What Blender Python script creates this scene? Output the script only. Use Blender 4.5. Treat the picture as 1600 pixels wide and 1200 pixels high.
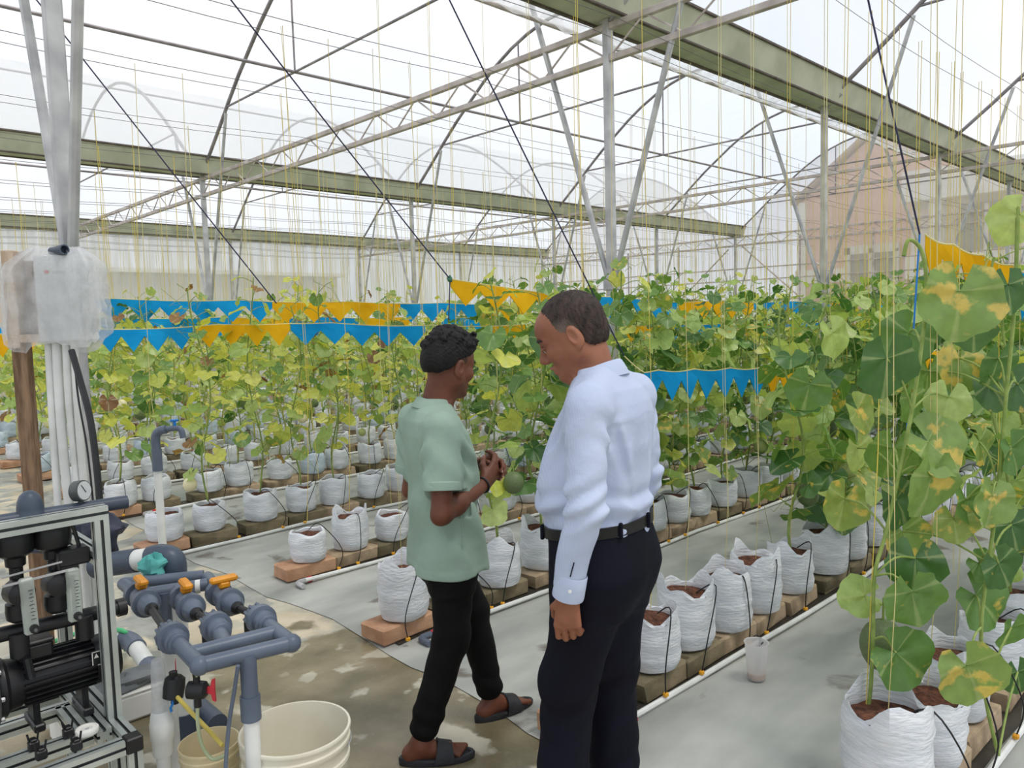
import bpy, math, random
import numpy as np
from mathutils import Vector, Matrix, Euler

for o in list(bpy.data.objects): bpy.data.objects.remove(o)
scene = bpy.context.scene
col = scene.collection
R = math.radians

# ---------------------------------------------------------------- camera
FPX = 1200.0; YAW = R(46.0); PITCH = R(4.6); ROLL = R(1.6); EYE = 1.6
fw0 = Vector((math.cos(YAW), math.sin(YAW), 0)); rt0 = Vector((math.sin(YAW), -math.cos(YAW), 0)); up0 = Vector((0, 0, 1))
FW = fw0*math.cos(PITCH) - up0*math.sin(PITCH); up1 = up0*math.cos(PITCH) + fw0*math.sin(PITCH)
RT = rt0*math.cos(ROLL) - up1*math.sin(ROLL); UP = up1*math.cos(ROLL) + rt0*math.sin(ROLL)
CAM = Vector((0, 0, EYE))
cam_data = bpy.data.cameras.new('camera')
cam_data.sensor_width = 36.0; cam_data.lens = 36.0*FPX/1600.0; cam_data.clip_start = 0.05; cam_data.clip_end = 300
cam = bpy.data.objects.new('camera', cam_data); col.objects.link(cam)
m = Matrix((( RT.x, UP.x, -FW.x, CAM.x), (RT.y, UP.y, -FW.y, CAM.y), (RT.z, UP.z, -FW.z, CAM.z), (0, 0, 0, 1)))
cam.matrix_world = m
scene.camera = cam

# ---------------------------------------------------------------- sky, sun, exposure
world = bpy.data.worlds.new('World'); scene.world = world; world.use_nodes = True
wn = world.node_tree.nodes; wn.clear()
wo = wn.new('ShaderNodeOutputWorld'); wb = wn.new('ShaderNodeBackground')
wt = wn.new('ShaderNodeTexCoord'); wz = wn.new('ShaderNodeTexNoise'); wr = wn.new('ShaderNodeValToRGB')
wz.inputs['Scale'].default_value = 1.6; wz.inputs['Detail'].default_value = 3
wr.color_ramp.elements[0].position = 0.4; wr.color_ramp.elements[0].color = (0.72, 0.79, 0.90, 1)
wr.color_ramp.elements[1].position = 0.62; wr.color_ramp.elements[1].color = (0.94, 0.94, 0.96, 1)
wl = world.node_tree.links
wl.new(wt.outputs['Generated'], wz.inputs['Vector']); wl.new(wz.outputs['Fac'], wr.inputs['Fac'])
wl.new(wr.outputs['Color'], wb.inputs['Color']); wl.new(wb.outputs['Background'], wo.inputs['Surface'])
wb.inputs['Strength'].default_value = 1.1
sun_d = bpy.data.lights.new('sun', 'SUN'); sun_d.energy = 1.85; sun_d.angle = R(14); sun_d.color = (1.0, 0.95, 0.87)
sun = bpy.data.objects.new('sun', sun_d); col.objects.link(sun)
sun.rotation_euler = Vector((-0.15, 0.42, -1.0)).to_track_quat('-Z', 'Y').to_euler()
sun.location = (0, 0, 15)
vs = scene.view_settings
vs.view_transform = 'Standard'; vs.look = 'None'; vs.gamma = 1; vs.use_curve_mapping = False
vs.exposure = 0.1
try:
    scene.cycles.transparent_max_bounces = 24; scene.cycles.max_bounces = 8
except Exception: pass

# ---------------------------------------------------------------- helpers
def ray(x, y): return FW + RT*((x-800)/FPX) + UP*((600-y)/FPX)
def at(x, y, d): return CAM + ray(x, y)*d
def onz(x, y, z=0.0):
    r = ray(x, y); return CAM + r*((z-EYE)/r.z)
def onX(x, y, X):
    r = ray(x, y); return CAM + r*(X/r.x)
def onY(x, y, Y):
    r = ray(x, y); return CAM + r*(Y/r.y)
def proj(p):
    d = Vector(p)-CAM; z = d.dot(FW)
    if z < 1e-3: return (-9999, -9999, z)
    return (800+FPX*d.dot(RT)/z, 600-FPX*d.dot(UP)/z, z)
def inview(p, mx=60, my=200):
    x, y, z = proj(p)
    return z > 0.2 and -mx < x < 1600+mx and -my < y < 1200+my

def frames(pts):
    P = [Vector(p) for p in pts]; n = len(P); T = []
    for i in range(n):
        a = P[max(i-1, 0)]; b = P[min(i+1, n-1)]; t = (b-a)
        T.append(t.normalized() if t.length > 1e-9 else Vector((0, 0, 1)))
    ref = Vector((0, 0, 1)) if abs(T[0].z) < 0.9 else Vector((1, 0, 0))
    u = (ref - T[0]*ref.dot(T[0])).normalized(); out = []
    for t in T:
        u = (u - t*u.dot(t))
        u = u.normalized() if u.length > 1e-6 else t.orthogonal().normalized()
        out.append((u, t.cross(u)))
    return P, T, out

class MB:
    def __init__(s): s.v = []; s.f = []; s.mi = []; s.cur = 0; s.sm = []
    def add(s, V, F, smooth=False):
        b = len(s.v); s.v.extend([tuple(p) for p in V]); s.f.extend([tuple(i+b for i in f) for f in F])
        s.mi.extend([s.cur]*len(F)); s.sm.extend([smooth]*len(F)); return s
    def tube(s, pts, r, n=8, caps=True, smooth=True):
        P, T, fr = frames(pts); V = []; F = []
        rs = r if hasattr(r, '__len__') else [r]*len(P)
        for p, (u, w), rr in zip(P, fr, rs):
            for k in range(n):
                a = 2*math.pi*k/n; V.append(p + (u*math.cos(a) + w*math.sin(a))*rr)
        for i in range(len(P)-1):
            for k in range(n):
                F.append((i*n+k, i*n+(k+1) % n, (i+1)*n+(k+1) % n, (i+1)*n+k))
        s.add(V, F, smooth)
        if caps:
            b = len(s.v)-len(V); L = (len(P)-1)*n
            s.f.append(tuple(b+k for k in reversed(range(n)))); s.f.append(tuple(b+L+k for k in range(n)))
            s.mi += [s.cur]*2; s.sm += [False]*2
        return s
    def box(s, c, d, rot=None):
        cx, cy, cz = c; x, y, z = d[0]/2, d[1]/2, d[2]/2
        V = [Vector((sx*x, sy*y, sz*z)) for sz in (-1, 1) for sy in (-1, 1) for sx in (-1, 1)]
        if rot is not None: V = [rot @ v for v in V]
        V = [v + Vector(c) for v in V]
        return s.add(V, [(0, 2, 3, 1), (4, 5, 7, 6), (0, 1, 5, 4), (2, 6, 7, 3), (0, 4, 6, 2), (1, 3, 7, 5)])
    def rbox(s, c, d, b=0.005, rot=None):
        # chamfered box
        x, y, z = d[0]/2, d[1]/2, d[2]/2; b = min(b, x*.9, y*.9, z*.9); V = []; idx = {}
        for sx in (-1, 1):
            for sy in (-1, 1):
                for sz in (-1, 1):
                    for ax, q in enumerate(((x, y-b, z-b), (x-b, y, z-b), (x-b, y-b, z))):
                        idx[(sx, sy, sz, ax)] = len(V); V.append(Vector((sx*q[0], sy*q[1], sz*q[2])))
        F = []
        def I(a, b_, c_, ax): return idx[(a, b_, c_, ax)]
        for q in (-1, 1):
            f = [I(q, -1, -1, 0), I(q, 1, -1, 0), I(q, 1, 1, 0), I(q, -1, 1, 0)]; F.append(f if q > 0 else f[::-1])
            f = [I(-1, q, -1, 1), I(-1, q, 1, 1), I(1, q, 1, 1), I(1, q, -1, 1)]; F.append(f if q > 0 else f[::-1])
            f = [I(-1, -1, q, 2), I(1, -1, q, 2), I(1, 1, q, 2), I(-1, 1, q, 2)]; F.append(f if q > 0 else f[::-1])
        for a in (-1, 1):
            for c_ in (-1, 1):
                f = [I(a, c_, -1, 0), I(a, c_, 1, 0), I(a, c_, 1, 1), I(a, c_, -1, 1)]; F.append(f if a*c_ < 0 else f[::-1])
                f = [I(a, -1, c_, 0), I(a, 1, c_, 0), I(a, 1, c_, 2), I(a, -1, c_, 2)]; F.append(f if a*c_ > 0 else f[::-1])
                f = [I(-1, a, c_, 1), I(1, a, c_, 1), I(1, a, c_, 2), I(-1, a, c_, 2)]; F.append(f if a*c_ < 0 else f[::-1])
        for a in (-1, 1):
            for b_ in (-1, 1):
                for c_ in (-1, 1):
                    f = [I(a, b_, c_, 0), I(a, b_, c_, 1), I(a, b_, c_, 2)]; F.append(f if a*b_*c_ > 0 else f[::-1])
        if rot is not None: V = [rot @ v for v in V]
        return s.add([v+Vector(c) for v in V], F)
    def lathe(s, prof, n=16, c=(0, 0, 0), axis=None, cap0=True, cap1=True, smooth=True, fn=None):
        # prof: list of (r, h) along axis
        c = Vector(c); ax = Vector(axis).normalized() if axis is not None else Vector((0, 0, 1))
        u = ax.orthogonal().normalized() if axis is not None and abs(ax.z) < 0.999 else Vector((1, 0, 0))
        w = ax.cross(u); V = []; F = []
        for (r, h) in prof:
            for k in range(n):
                a = 2*math.pi*k/n; rr = r*(fn(a, h) if fn else 1)
                V.append(c + ax*h + (u*math.cos(a)+w*math.sin(a))*rr)
        for i in range(len(prof)-1):
            for k in range(n): F.append((i*n+k, i*n+(k+1) % n, (i+1)*n+(k+1) % n, (i+1)*n+k))
        s.add(V, F, smooth); b = len(s.v)-len(V); L = (len(prof)-1)*n
        if cap0: s.f.append(tuple(b+k for k in reversed(range(n)))); s.mi.append(s.cur); s.sm.append(False)
        if cap1: s.f.append(tuple(b+L+k for k in range(n))); s.mi.append(s.cur); s.sm.append(False)
        return s
    def cyl(s, a, b, r, n=12, r2=None):
        return s.tube([a, b], [r, r if r2 is None else r2], n)
    def mesh(s, name, mats):
        me = bpy.data.meshes.new(name); me.from_pydata([tuple(p) for p in s.v], [], s.f)
        ms = mats if isinstance(mats, (list, tuple)) else [mats]
        for q in ms: me.materials.append(q)
        me.polygons.foreach_set('use_smooth', s.sm)
        if len(ms) > 1: me.polygons.foreach_set('material_index', s.mi)
        me.update()
        if any(s.sm): me.set_sharp_from_angle(angle=R(38))
        return me
    def build(s, name, mats, parent=None, loc=None):
        return link(name, s.mesh(name, mats), parent, loc)

def link(name, me, parent=None, loc=None):
    o = bpy.data.objects.new(name, me); col.objects.link(o)
    if parent is not None: o.parent = parent
    if loc is not None: o.location = loc
    return o
def empty(name, loc=(0, 0, 0), rz=0.0):
    o = bpy.data.objects.new(name, None); col.objects.link(o); o.location = loc; o.rotation_euler = (0, 0, rz)
    o.empty_display_size = 0.1; return o
def tag(o, label=None, cat=None, group=None, kind=None):
    if label: o['label'] = label
    if cat: o['category'] = cat
    if group: o['group'] = group
    if kind: o['kind'] = kind
    return o
def local(root, pts):
    L = Vector(root.location); return [Vector(p)-L for p in pts]
def smoothpath(pts, n=6):
    P = [Vector(p) for p in pts]; out = []
    for i in range(len(P)-1):
        p0 = P[max(i-1, 0)]; p1 = P[i]; p2 = P[i+1]; p3 = P[min(i+2, len(P)-1)]
        for k in range(n):
            t = k/n
            out.append(0.5*((2*p1) + (p2-p0)*t + (2*p0-5*p1+4*p2-p3)*t*t + (3*p1-p0-3*p2+p3)*t**3))
    out.append(P[-1]); return out
ORD = ['first', 'second', 'third', 'fourth', 'fifth', 'sixth', 'seventh', 'eighth', 'ninth', 'tenth', 'eleventh', 'twelfth', 'thirteenth', 'fourteenth', 'fifteenth', 'sixteenth']
def nth(i):
    if i < len(ORD): return ORD[i]
    k = i+1; return '%d%s' % (k, 'th' if 10 <= k % 100 <= 20 else {1: 'st', 2: 'nd', 3: 'rd'}.get(k % 10, 'th'))

# ---------------------------------------------------------------- materials
def C(r, g, b): # sRGB 0-255 -> linear
    f = lambda c: (c/255/12.92) if c/255 <= 0.04045 else ((c/255+0.055)/1.055)**2.4
    return (f(r), f(g), f(b), 1)
MATS = {}
def mat(name, c1, c2=None, rough=0.6, metal=0.0, scale=8.0, bump=0.0, bscale=60.0, detail=4, spec=0.4, lo=0.35, hi=0.65, coord='Object', stretch=None, bdist=0.004):
    if name in MATS: return MATS[name]
    M = bpy.data.materials.new(name); M.use_nodes = True; nt = M.node_tree; b = nt.nodes['Principled BSDF']
    b.inputs['Roughness'].default_value = rough; b.inputs['Metallic'].default_value = metal
    b.inputs['Specular IOR Level'].default_value = spec
    tc = nt.nodes.new('ShaderNodeTexCoord'); src = tc.outputs[coord]
    if stretch:
        mp = nt.nodes.new('ShaderNodeMapping'); mp.inputs['Scale'].default_value = stretch
        nt.links.new(src, mp.inputs['Vector']); src = mp.outputs['Vector']
    if c2 is None: c2 = tuple(min(1, x*0.82) for x in c1[:3])+(1,)
    nz = nt.nodes.new('ShaderNodeTexNoise'); nz.inputs['Scale'].default_value = scale; nz.inputs['Detail'].default_value = detail
    rp = nt.nodes.new('ShaderNodeValToRGB'); rp.color_ramp.elements[0].position = lo; rp.color_ramp.elements[1].position = hi
    rp.color_ramp.elements[0].color = c2; rp.color_ramp.elements[1].color = c1
    nt.links.new(src, nz.inputs['Vector']); nt.links.new(nz.outputs['Fac'], rp.inputs['Fac']); nt.links.new(rp.outputs['Color'], b.inputs['Base Color'])
    if bump:
        n2 = nt.nodes.new('ShaderNodeTexNoise'); n2.inputs['Scale'].default_value = bscale; n2.inputs['Detail'].default_value = 4
        bp = nt.nodes.new('ShaderNodeBump'); bp.inputs['Strength'].default_value = bump; bp.inputs['Distance'].default_value = bdist
        nt.links.new(src, n2.inputs['Vector']); nt.links.new(n2.outputs['Fac'], bp.inputs['Height']); nt.links.new(bp.outputs['Normal'], b.inputs['Normal'])
    MATS[name] = M; return M

def film_mat(name, c, opac, trans=0.6, scale=3.0, vary=0.25, stretch=(1, 1, 1), c2=None):
    M = bpy.data.materials.new(name); M.use_nodes = True; nt = M.node_tree; N = nt.nodes; L = nt.links; N.clear()
    out = N.new('ShaderNodeOutputMaterial'); tr = N.new('ShaderNodeBsdfTransparent'); df = N.new('ShaderNodeBsdfDiffuse'); tl = N.new('ShaderNodeBsdfTranslucent')
    gl = N.new('ShaderNodeBsdfGlossy'); gl.inputs['Roughness'].default_value = 0.25
    m1 = N.new('ShaderNodeMixShader'); m2 = N.new('ShaderNodeMixShader'); m3 = N.new('ShaderNodeMixShader'); m3.inputs[0].default_value = 0.04
    tc = N.new('ShaderNodeTexCoord'); mp = N.new('ShaderNodeMapping'); mp.inputs['Scale'].default_value = stretch
    nz = N.new('ShaderNodeTexNoise'); nz.inputs['Scale'].default_value = scale; nz.inputs['Detail'].default_value = 4
    mr = N.new('ShaderNodeMapRange'); mr.inputs['From Min'].default_value = 0.3; mr.inputs['From Max'].default_value = 0.7
    mr.inputs['To Min'].default_value = max(0, opac-vary/2); mr.inputs['To Max'].default_value = min(1, opac+vary/2)
    L.new(tc.outputs['Object'], mp.inputs['Vector']); L.new(mp.outputs['Vector'], nz.inputs['Vector']); L.new(nz.outputs['Fac'], mr.inputs['Value'])
    mixc = N.new('ShaderNodeMix'); mixc.data_type = 'RGBA'; mixc.inputs['A'].default_value = c; mixc.inputs['B'].default_value = c2 or c
    L.new(nz.outputs['Fac'], mixc.inputs['Factor'])
    L.new(mixc.outputs['Result'], df.inputs['Color']); L.new(mixc.outputs['Result'], tl.inputs['Color'])
    m1.inputs[0].default_value = trans
    L.new(df.outputs[0], m1.inputs[1]); L.new(tl.outputs[0], m1.inputs[2])
    L.new(m1.outputs[0], m3.inputs[1]); L.new(gl.outputs[0], m3.inputs[2])
    L.new(mr.outputs[0], m2.inputs[0]); L.new(tr.outputs[0], m2.inputs[1]); L.new(m3.outputs[0], m2.inputs[2])
    L.new(m2.outputs[0], out.inputs['Surface']); MATS[name] = M; return M

M_STEEL = mat('galvanised_steel', C(205, 205, 205), C(165, 165, 168), rough=0.45, metal=0.35, scale=5)
M_TRUSS = mat('truss_steel', C(214, 204, 200), C(178, 166, 162), rough=0.5, metal=0.2, scale=6)
M_ARCH = mat('arch_pipe_steel', C(165, 158, 160), C(125, 118, 122), rough=0.5, metal=0.3, scale=4)
M_GUT = mat('gutter_green_grey', C(206, 208, 186), C(178, 181, 158), rough=0.6, scale=2.5)
M_GUTRIM = mat('gutter_rim', C(110, 100, 92), C(80, 72, 66), rough=0.6)
M_WIRE = mat('dark_wire', C(110, 108, 112), C(90, 90, 92), rough=0.5, metal=0.4)
M_ROPE = mat('navy_rope', C(62, 62, 92), C(45, 45, 70), rough=0.8)
M_TWINE = mat('yellow_twine', C(232, 208, 96), C(206, 182, 70), rough=0.7, scale=3)
M_TWINE2 = mat('pale_twine', C(226, 214, 150), C(200, 186, 120), rough=0.7, scale=3)
F_ROOF = film_mat('roof_film', (0.93, 0.94, 0.96, 1), 0.36, trans=0.75, vary=0.1, scale=0.9)
F_SIDE = film_mat('side_film', (0.84, 0.84, 0.82, 1), 0.72, trans=0.6, vary=0.3, scale=2.0, stretch=(3, 1, 0.4), c2=(0.68, 0.66, 0.56, 1))
F_NET = film_mat('insect_net', (0.80, 0.74, 0.69, 1), 0.5, trans=0.5, vary=0.06, scale=4.0)
F_BAG = film_mat('clear_bag_film', (0.86, 0.87, 0.88, 1), 0.5, trans=0.5, vary=0.5, scale=9.0)

# ---------------------------------------------------------------- ground
def ground_mat():
    M = bpy.data.materials.new('concrete_walkway'); M.use_nodes = True; nt = M.node_tree; N = nt.nodes; L = nt.links; b = N['Principled BSDF']
    tc = N.new('ShaderNodeTexCoord')
    def noise(scale, det=5, dist=0.0):
        z = N.new('ShaderNodeTexNoise'); z.inputs['Scale'].default_value = scale; z.inputs['Detail'].default_value = det; z.inputs['Distortion'].default_value = dist
        L.new(tc.outputs['Object'], z.inputs['Vector']); return z.outputs['Fac']
    def ramp(f, p0, p1, c0, c1):
        r = N.new('ShaderNodeValToRGB'); r.color_ramp.elements[0].position = p0; r.color_ramp.elements[1].position = p1
        r.color_ramp.elements[0].color = c0; r.color_ramp.elements[1].color = c1; L.new(f, r.inputs['Fac']); return r.outputs['Color']
    def mix(f, a, c):
        x = N.new('ShaderNodeMix'); x.data_type = 'RGBA'; L.new(f, x.inputs['Factor']); L.new(a, x.inputs['A']); L.new(c, x.inputs['B']); return x.outputs['Result']
    dry = ramp(noise(3, 8), 0.35, 0.7, C(176, 164, 140), C(214, 201, 176))
    grey = ramp(noise(5, 8), 0.35, 0.7, C(128, 130, 124), C(176, 176, 166))
    wet = ramp(noise(4, 6), 0.35, 0.7, C(104, 96, 72), C(146, 134, 108))
    # dry-film patches of old coating against stained slab
    f1 = N.new('ShaderNodeValToRGB'); f1.color_ramp.elements[0].position = 0.5; f1.color_ramp.elements[1].position = 0.545
    L.new(noise(1.9, 6, 0.6), f1.inputs['Fac'])
    f2 = N.new('ShaderNodeValToRGB'); f2.color_ramp.elements[0].position = 0.56; f2.color_ramp.elements[1].position = 0.6
    L.new(noise(3.1, 7, 0.3), f2.inputs['Fac'])
    # stained zone beside the equipment: blob around (1.35, 2.75)
    sx = N.new('ShaderNodeSeparateXYZ'); L.new(tc.outputs['Object'], sx.inputs[0])
    vd = N.new('ShaderNodeVectorMath'); vd.operation = 'DISTANCE'; vd.inputs[1].default_value = (1.35, 2.75, 0); L.new(tc.outputs['Object'], vd.inputs[0])
    mr = N.new('ShaderNodeMapRange'); mr.inputs['From Min'].default_value = 0.75; mr.inputs['From Max'].default_value = 1.35; mr.inputs['To Min'].default_value = 1; mr.inputs['To Max'].default_value = 0
    L.new(vd.outputs['Value'], mr.inputs['Value'])
    ad = N.new('ShaderNodeMath'); ad.operation = 'ADD'; L.new(mr.outputs[0], ad.inputs[0]); nz = noise(2.6, 6); 
    sb = N.new('ShaderNodeMath'); sb.operation = 'SUBTRACT'; L.new(nz, sb.inputs[0]); sb.inputs[1].default_value = 0.5
    mu = N.new('ShaderNodeMath'); mu.operation = 'MULTIPLY'; L.new(sb.outputs[0], mu.inputs[0]); mu.inputs[1].default_value = 2.2; L.new(mu.outputs[0], ad.inputs[1])
    st = N.new('ShaderNodeMapRange'); st.inputs['From Min'].default_value = 0.42; st.inputs['From Max'].default_value = 0.56; L.new(ad.outputs[0], st.inputs['Value'])
    base = mix(f1.outputs['Color'], grey, dry)
    withwet = mix(st.outputs[0], base, wet)
    patches = mix(f2.outputs['Color'], withwet, ramp(noise(6), 0.3, 0.7, C(168, 162, 144), C(196, 190, 172)))
    L.new(patches, b.inputs['Base Color'])
    rr = N.new('ShaderNodeMapRange'); rr.inputs['To Min'].default_value = 0.75; rr.inputs['To Max'].default_value = 0.3; L.new(st.outputs[0], rr.inputs['Value']); L.new(rr.outputs[0], b.inputs['Roughness'])
    bp = N.new('ShaderNodeBump'); bp.inputs['Strength'].default_value = 0.35; bp.inputs['Distance'].default_value = 0.006; L.new(noise(40, 6), bp.inputs['Height']); L.new(bp.outputs['Normal'], b.inputs['Normal'])
    return M
def weedmat_mat():
    M = bpy.data.materials.new('weed_mat_fabric'); M.use_nodes = True; nt = M.node_tree; N = nt.nodes; L = nt.links; b = N['Principled BSDF']
    tc = N.new('ShaderNodeTexCoord')
    def noise(scale, det=5, dist=0.0, st=None):
        z = N.new('ShaderNodeTexNoise'); z.inputs['Scale'].default_value = scale; z.inputs['Detail'].default_value = det; z.inputs['Distortion'].default_value = dist
        src = tc.outputs['Object']
        if st:
            mp = N.new('ShaderNodeMapping'); mp.inputs['Scale'].default_value = st; L.new(src, mp.inputs['Vector']); src = mp.outputs['Vector']
        L.new(src, z.inputs['Vector']); return z.outputs['Fac']
    def ramp(f, p0, p1, c0, c1):
        r = N.new('ShaderNodeValToRGB'); r.color_ramp.elements[0].position = p0; r.color_ramp.elements[1].position = p1
        r.color_ramp.elements[0].color = c0; r.color_ramp.elements[1].color = c1; L.new(f, r.inputs['Fac']); return r.outputs['Color']
    def mix(f, a, c):
        x = N.new('ShaderNodeMix'); x.data_type = 'RGBA'; L.new(f, x.inputs['Factor']); L.new(a, x.inputs['A']); L.new(c, x.inputs['B']); return x.outputs['Result']
    g = ramp(noise(2.2, 8, 0, (0.6, 1.4, 1)), 0.3, 0.7, C(134, 137, 132), C(186, 187, 180))
    dk = ramp(noise(2.6, 7, 0.4), 0.62, 0.68, (0, 0, 0, 1), (1, 1, 1, 1))
    g2 = mix(dk, g, ramp(noise(9), 0.3, 0.7, C(92, 88, 82), C(122, 116, 106)))
    rs = ramp(noise(1.3, 6, 0.5), 0.66, 0.72, (0, 0, 0, 1), (1, 1, 1, 1))
    g3 = mix(rs, g2, ramp(noise(12), 0.3, 0.7, C(136, 122, 108), C(166, 150, 132)))
    L.new(g3, b.inputs['Base Color']); b.inputs['Roughness'].default_value = 0.5; b.inputs['Specular IOR Level'].default_value = 0.35
    w = N.new('ShaderNodeTexWave'); w.inputs['Scale'].default_value = 120; w.bands_direction = 'X'; L.new(tc.outputs['Object'], w.inputs['Vector'])
    bp = N.new('ShaderNodeBump'); bp.inputs['Strength'].default_value = 0.12; bp.inputs['Distance'].default_value = 0.003; L.new(w.outputs['Fac'], bp.inputs['Height'])
    b2 = N.new('ShaderNodeBump'); b2.inputs['Strength'].default_value = 0.5; b2.inputs['Distance'].default_value = 0.03; L.new(noise(3.0, 3), b2.inputs['Height']); L.new(bp.outputs['Normal'], b2.inputs['Normal'])
    L.new(b2.outputs['Normal'], b.inputs['Normal'])
    return M
M_FLOOR = ground_mat(); M_MAT = weedmat_mat()
mb = MB(); mb.add([(-12, -12, 0), (22, -12, 0), (22, 20.5, 0), (-12, 20.5, 0)], [(0, 1, 2, 3)])
tag(mb.build('floor', M_FLOOR), 'stained concrete walkway slab in the foreground', None, kind='structure')
M_LAND = mat('outside_grass', C(150, 150, 110), C(110, 116, 76), rough=0.9, scale=0.8)
mb = MB(); mb.add([(-120, -120, -0.05), (160, -120, -0.05), (160, 160, -0.05), (-120, 160, -0.05)], [(0, 1, 2, 3)])
tag(mb.build('outside_ground', M_LAND), 'pale grassy land outside the greenhouse', None, kind='structure')
# weed mat with a wavering edge along the walkway
rnd = random.Random(3)
mb = MB(); xs = [0.0]; V = []; F = []; ny = 120
Xr = [None, 2.3, 3.2, 5, 8, 12, 16, 21]
for j in range(ny+1):
    y = -4 + 24.2*j/ny
    e = 2.06 + 0.035*math.sin(y*2.1+0.4) + 0.03*math.sin(y*5.3+1.0) + rnd.uniform(-.012, .012)
    for i, x in enumerate(Xr): V.append((e if i == 0 else x, y, (0.004 if i == 0 else 0.008 + 0.004*math.sin(y*4+x*3))))
nx = len(Xr)
for j in range(ny):
    for i in range(nx-1): F.append((j*nx+i, j*nx+i+1, (j+1)*nx+i+1, (j+1)*nx+i))
mb.add(V, F, True)
tag(mb.build('weed_mat', M_MAT), 'grey woven weed mat spread under the melon rows', None, kind='structure')

# ---------------------------------------------------------------- greenhouse frame
GH = 4.0; PX = [1.04, 5.04, 9.04, 13.04, 17.04, 21.04]; GY = [4.0, 12.0, 20.0]
ARCH = [(0, 0), (0.35, 0.27), (0.7, 0.55), (1.07, 0.86), (1.44, 1.15), (1.8, 1.4), (2.15, 1.64), (2.47, 1.83), (2.85, 2.01), (3.2, 2.13), (3.6, 2.22), (4, 2.25)]
def archz(t):
    t = min(t, 8-t)
    for (a, b), (c, d) in zip(ARCH, ARCH[1:]):
        if a <= t <= c: return b+(d-b)*(t-a)/(c-a)
    return 0
arch_pts = [(t, z) for t, z in ARCH] + [(8-t, z) for t, z in reversed(ARCH[:-1])]
near_desc = ['near', 'middle', 'far']
for gi, y in enumerate(GY):
    for pi, x in enumerate(PX):
        if gi == 2 and pi < 1: pass
        root = empty('support_post', (x, y, 0))
        w = 0.075 if gi == 0 else 0.07
        MB().rbox((0, 0, GH/2), (w, w*0.8, GH), 0.006).build('post_tube', M_STEEL, root)
        for s in (-1, 1):
            if gi == 2 and s == 1: continue
            MB().tube([(0, 0.03*s, 1.92), (0, 0.96*s, GH+archz(0.96)-0.03)], 0.024, 8).build('brace', M_STEEL, root)
        if gi == 0:
            MB().tube([(0, -.03, GH-.02), (0, -.2, GH+.1)], 0.02, 6).tube([(0, .03, GH-.02), (0, .2, GH+.1)], 0.02, 6).build('gutter_bracket', M_STEEL, root)
        MB().rbox((0, 0, 1.9), (w+.02, w*0.8+.05, .12), .004).build('brace_clamp', M_STEEL, root)
        tag(root, '%s steel post under the %s gutter, %s from the left' % ('thick grey' if gi == 0 else 'slim grey', near_desc[gi], nth(pi if gi == 0 else max(0, pi-1))) if not (gi > 0 and pi == 0) else 'grey steel post of the %s gutter out beyond the left edge' % near_desc[gi], 'post', 'gutter support posts')
for gi, y in enumerate(GY):
    root = empty('rain_gutter', (0, y, GH))
    x0, x1 = -3.2, 21.25
    def gv(x): return [(x, -.25, .24), (x, -.235, .225), (x, -.15, .0), (x, .15, 0), (x, .235, .225), (x, .25, .24), (x, .25, .25), (x, .225, .235), (x, .14, .012), (x, -.14, .012), (x, -.225, .235), (x, -.25, .25)]
    mb = MB(); segs = [x0+(x1-x0)*k/12 for k in range(13)]; V = []; F = []
    for x in segs: V += gv(x)
    for k in range(12):
        for q in range(12): F.append((k*12+q, k*12+(q+1) % 12, (k+1)*12+(q+1) % 12, (k+1)*12+q))
    F.append(tuple(range(12))); F.append(tuple(12*12+q for q in reversed(range(12))))
    mb.add(V, F); mb.build('channel', M_GUT, root)
    for s in (-1, 1):
        MB().tube([(x0, .25*s, .25), (x1, .25*s, .25)], 0.018, 6).build('rim', M_GUTRIM, root)
        MB().rbox(((x0+x1)/2, .15*s, -.006), (x1-x0, .035, .02), .004).build('bottom_lip', M_GUTRIM, root)
    tag(root, ['wide green-grey roof gutter crossing the upper right', 'green-grey roof gutter crossing behind the long lattice truss', 'thin brownish gutter along the top of the far film wall'][gi], 'gutter')
bayname = {-4.0: 'near right', 4.0: 'middle', 12.0: 'far left'}
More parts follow.
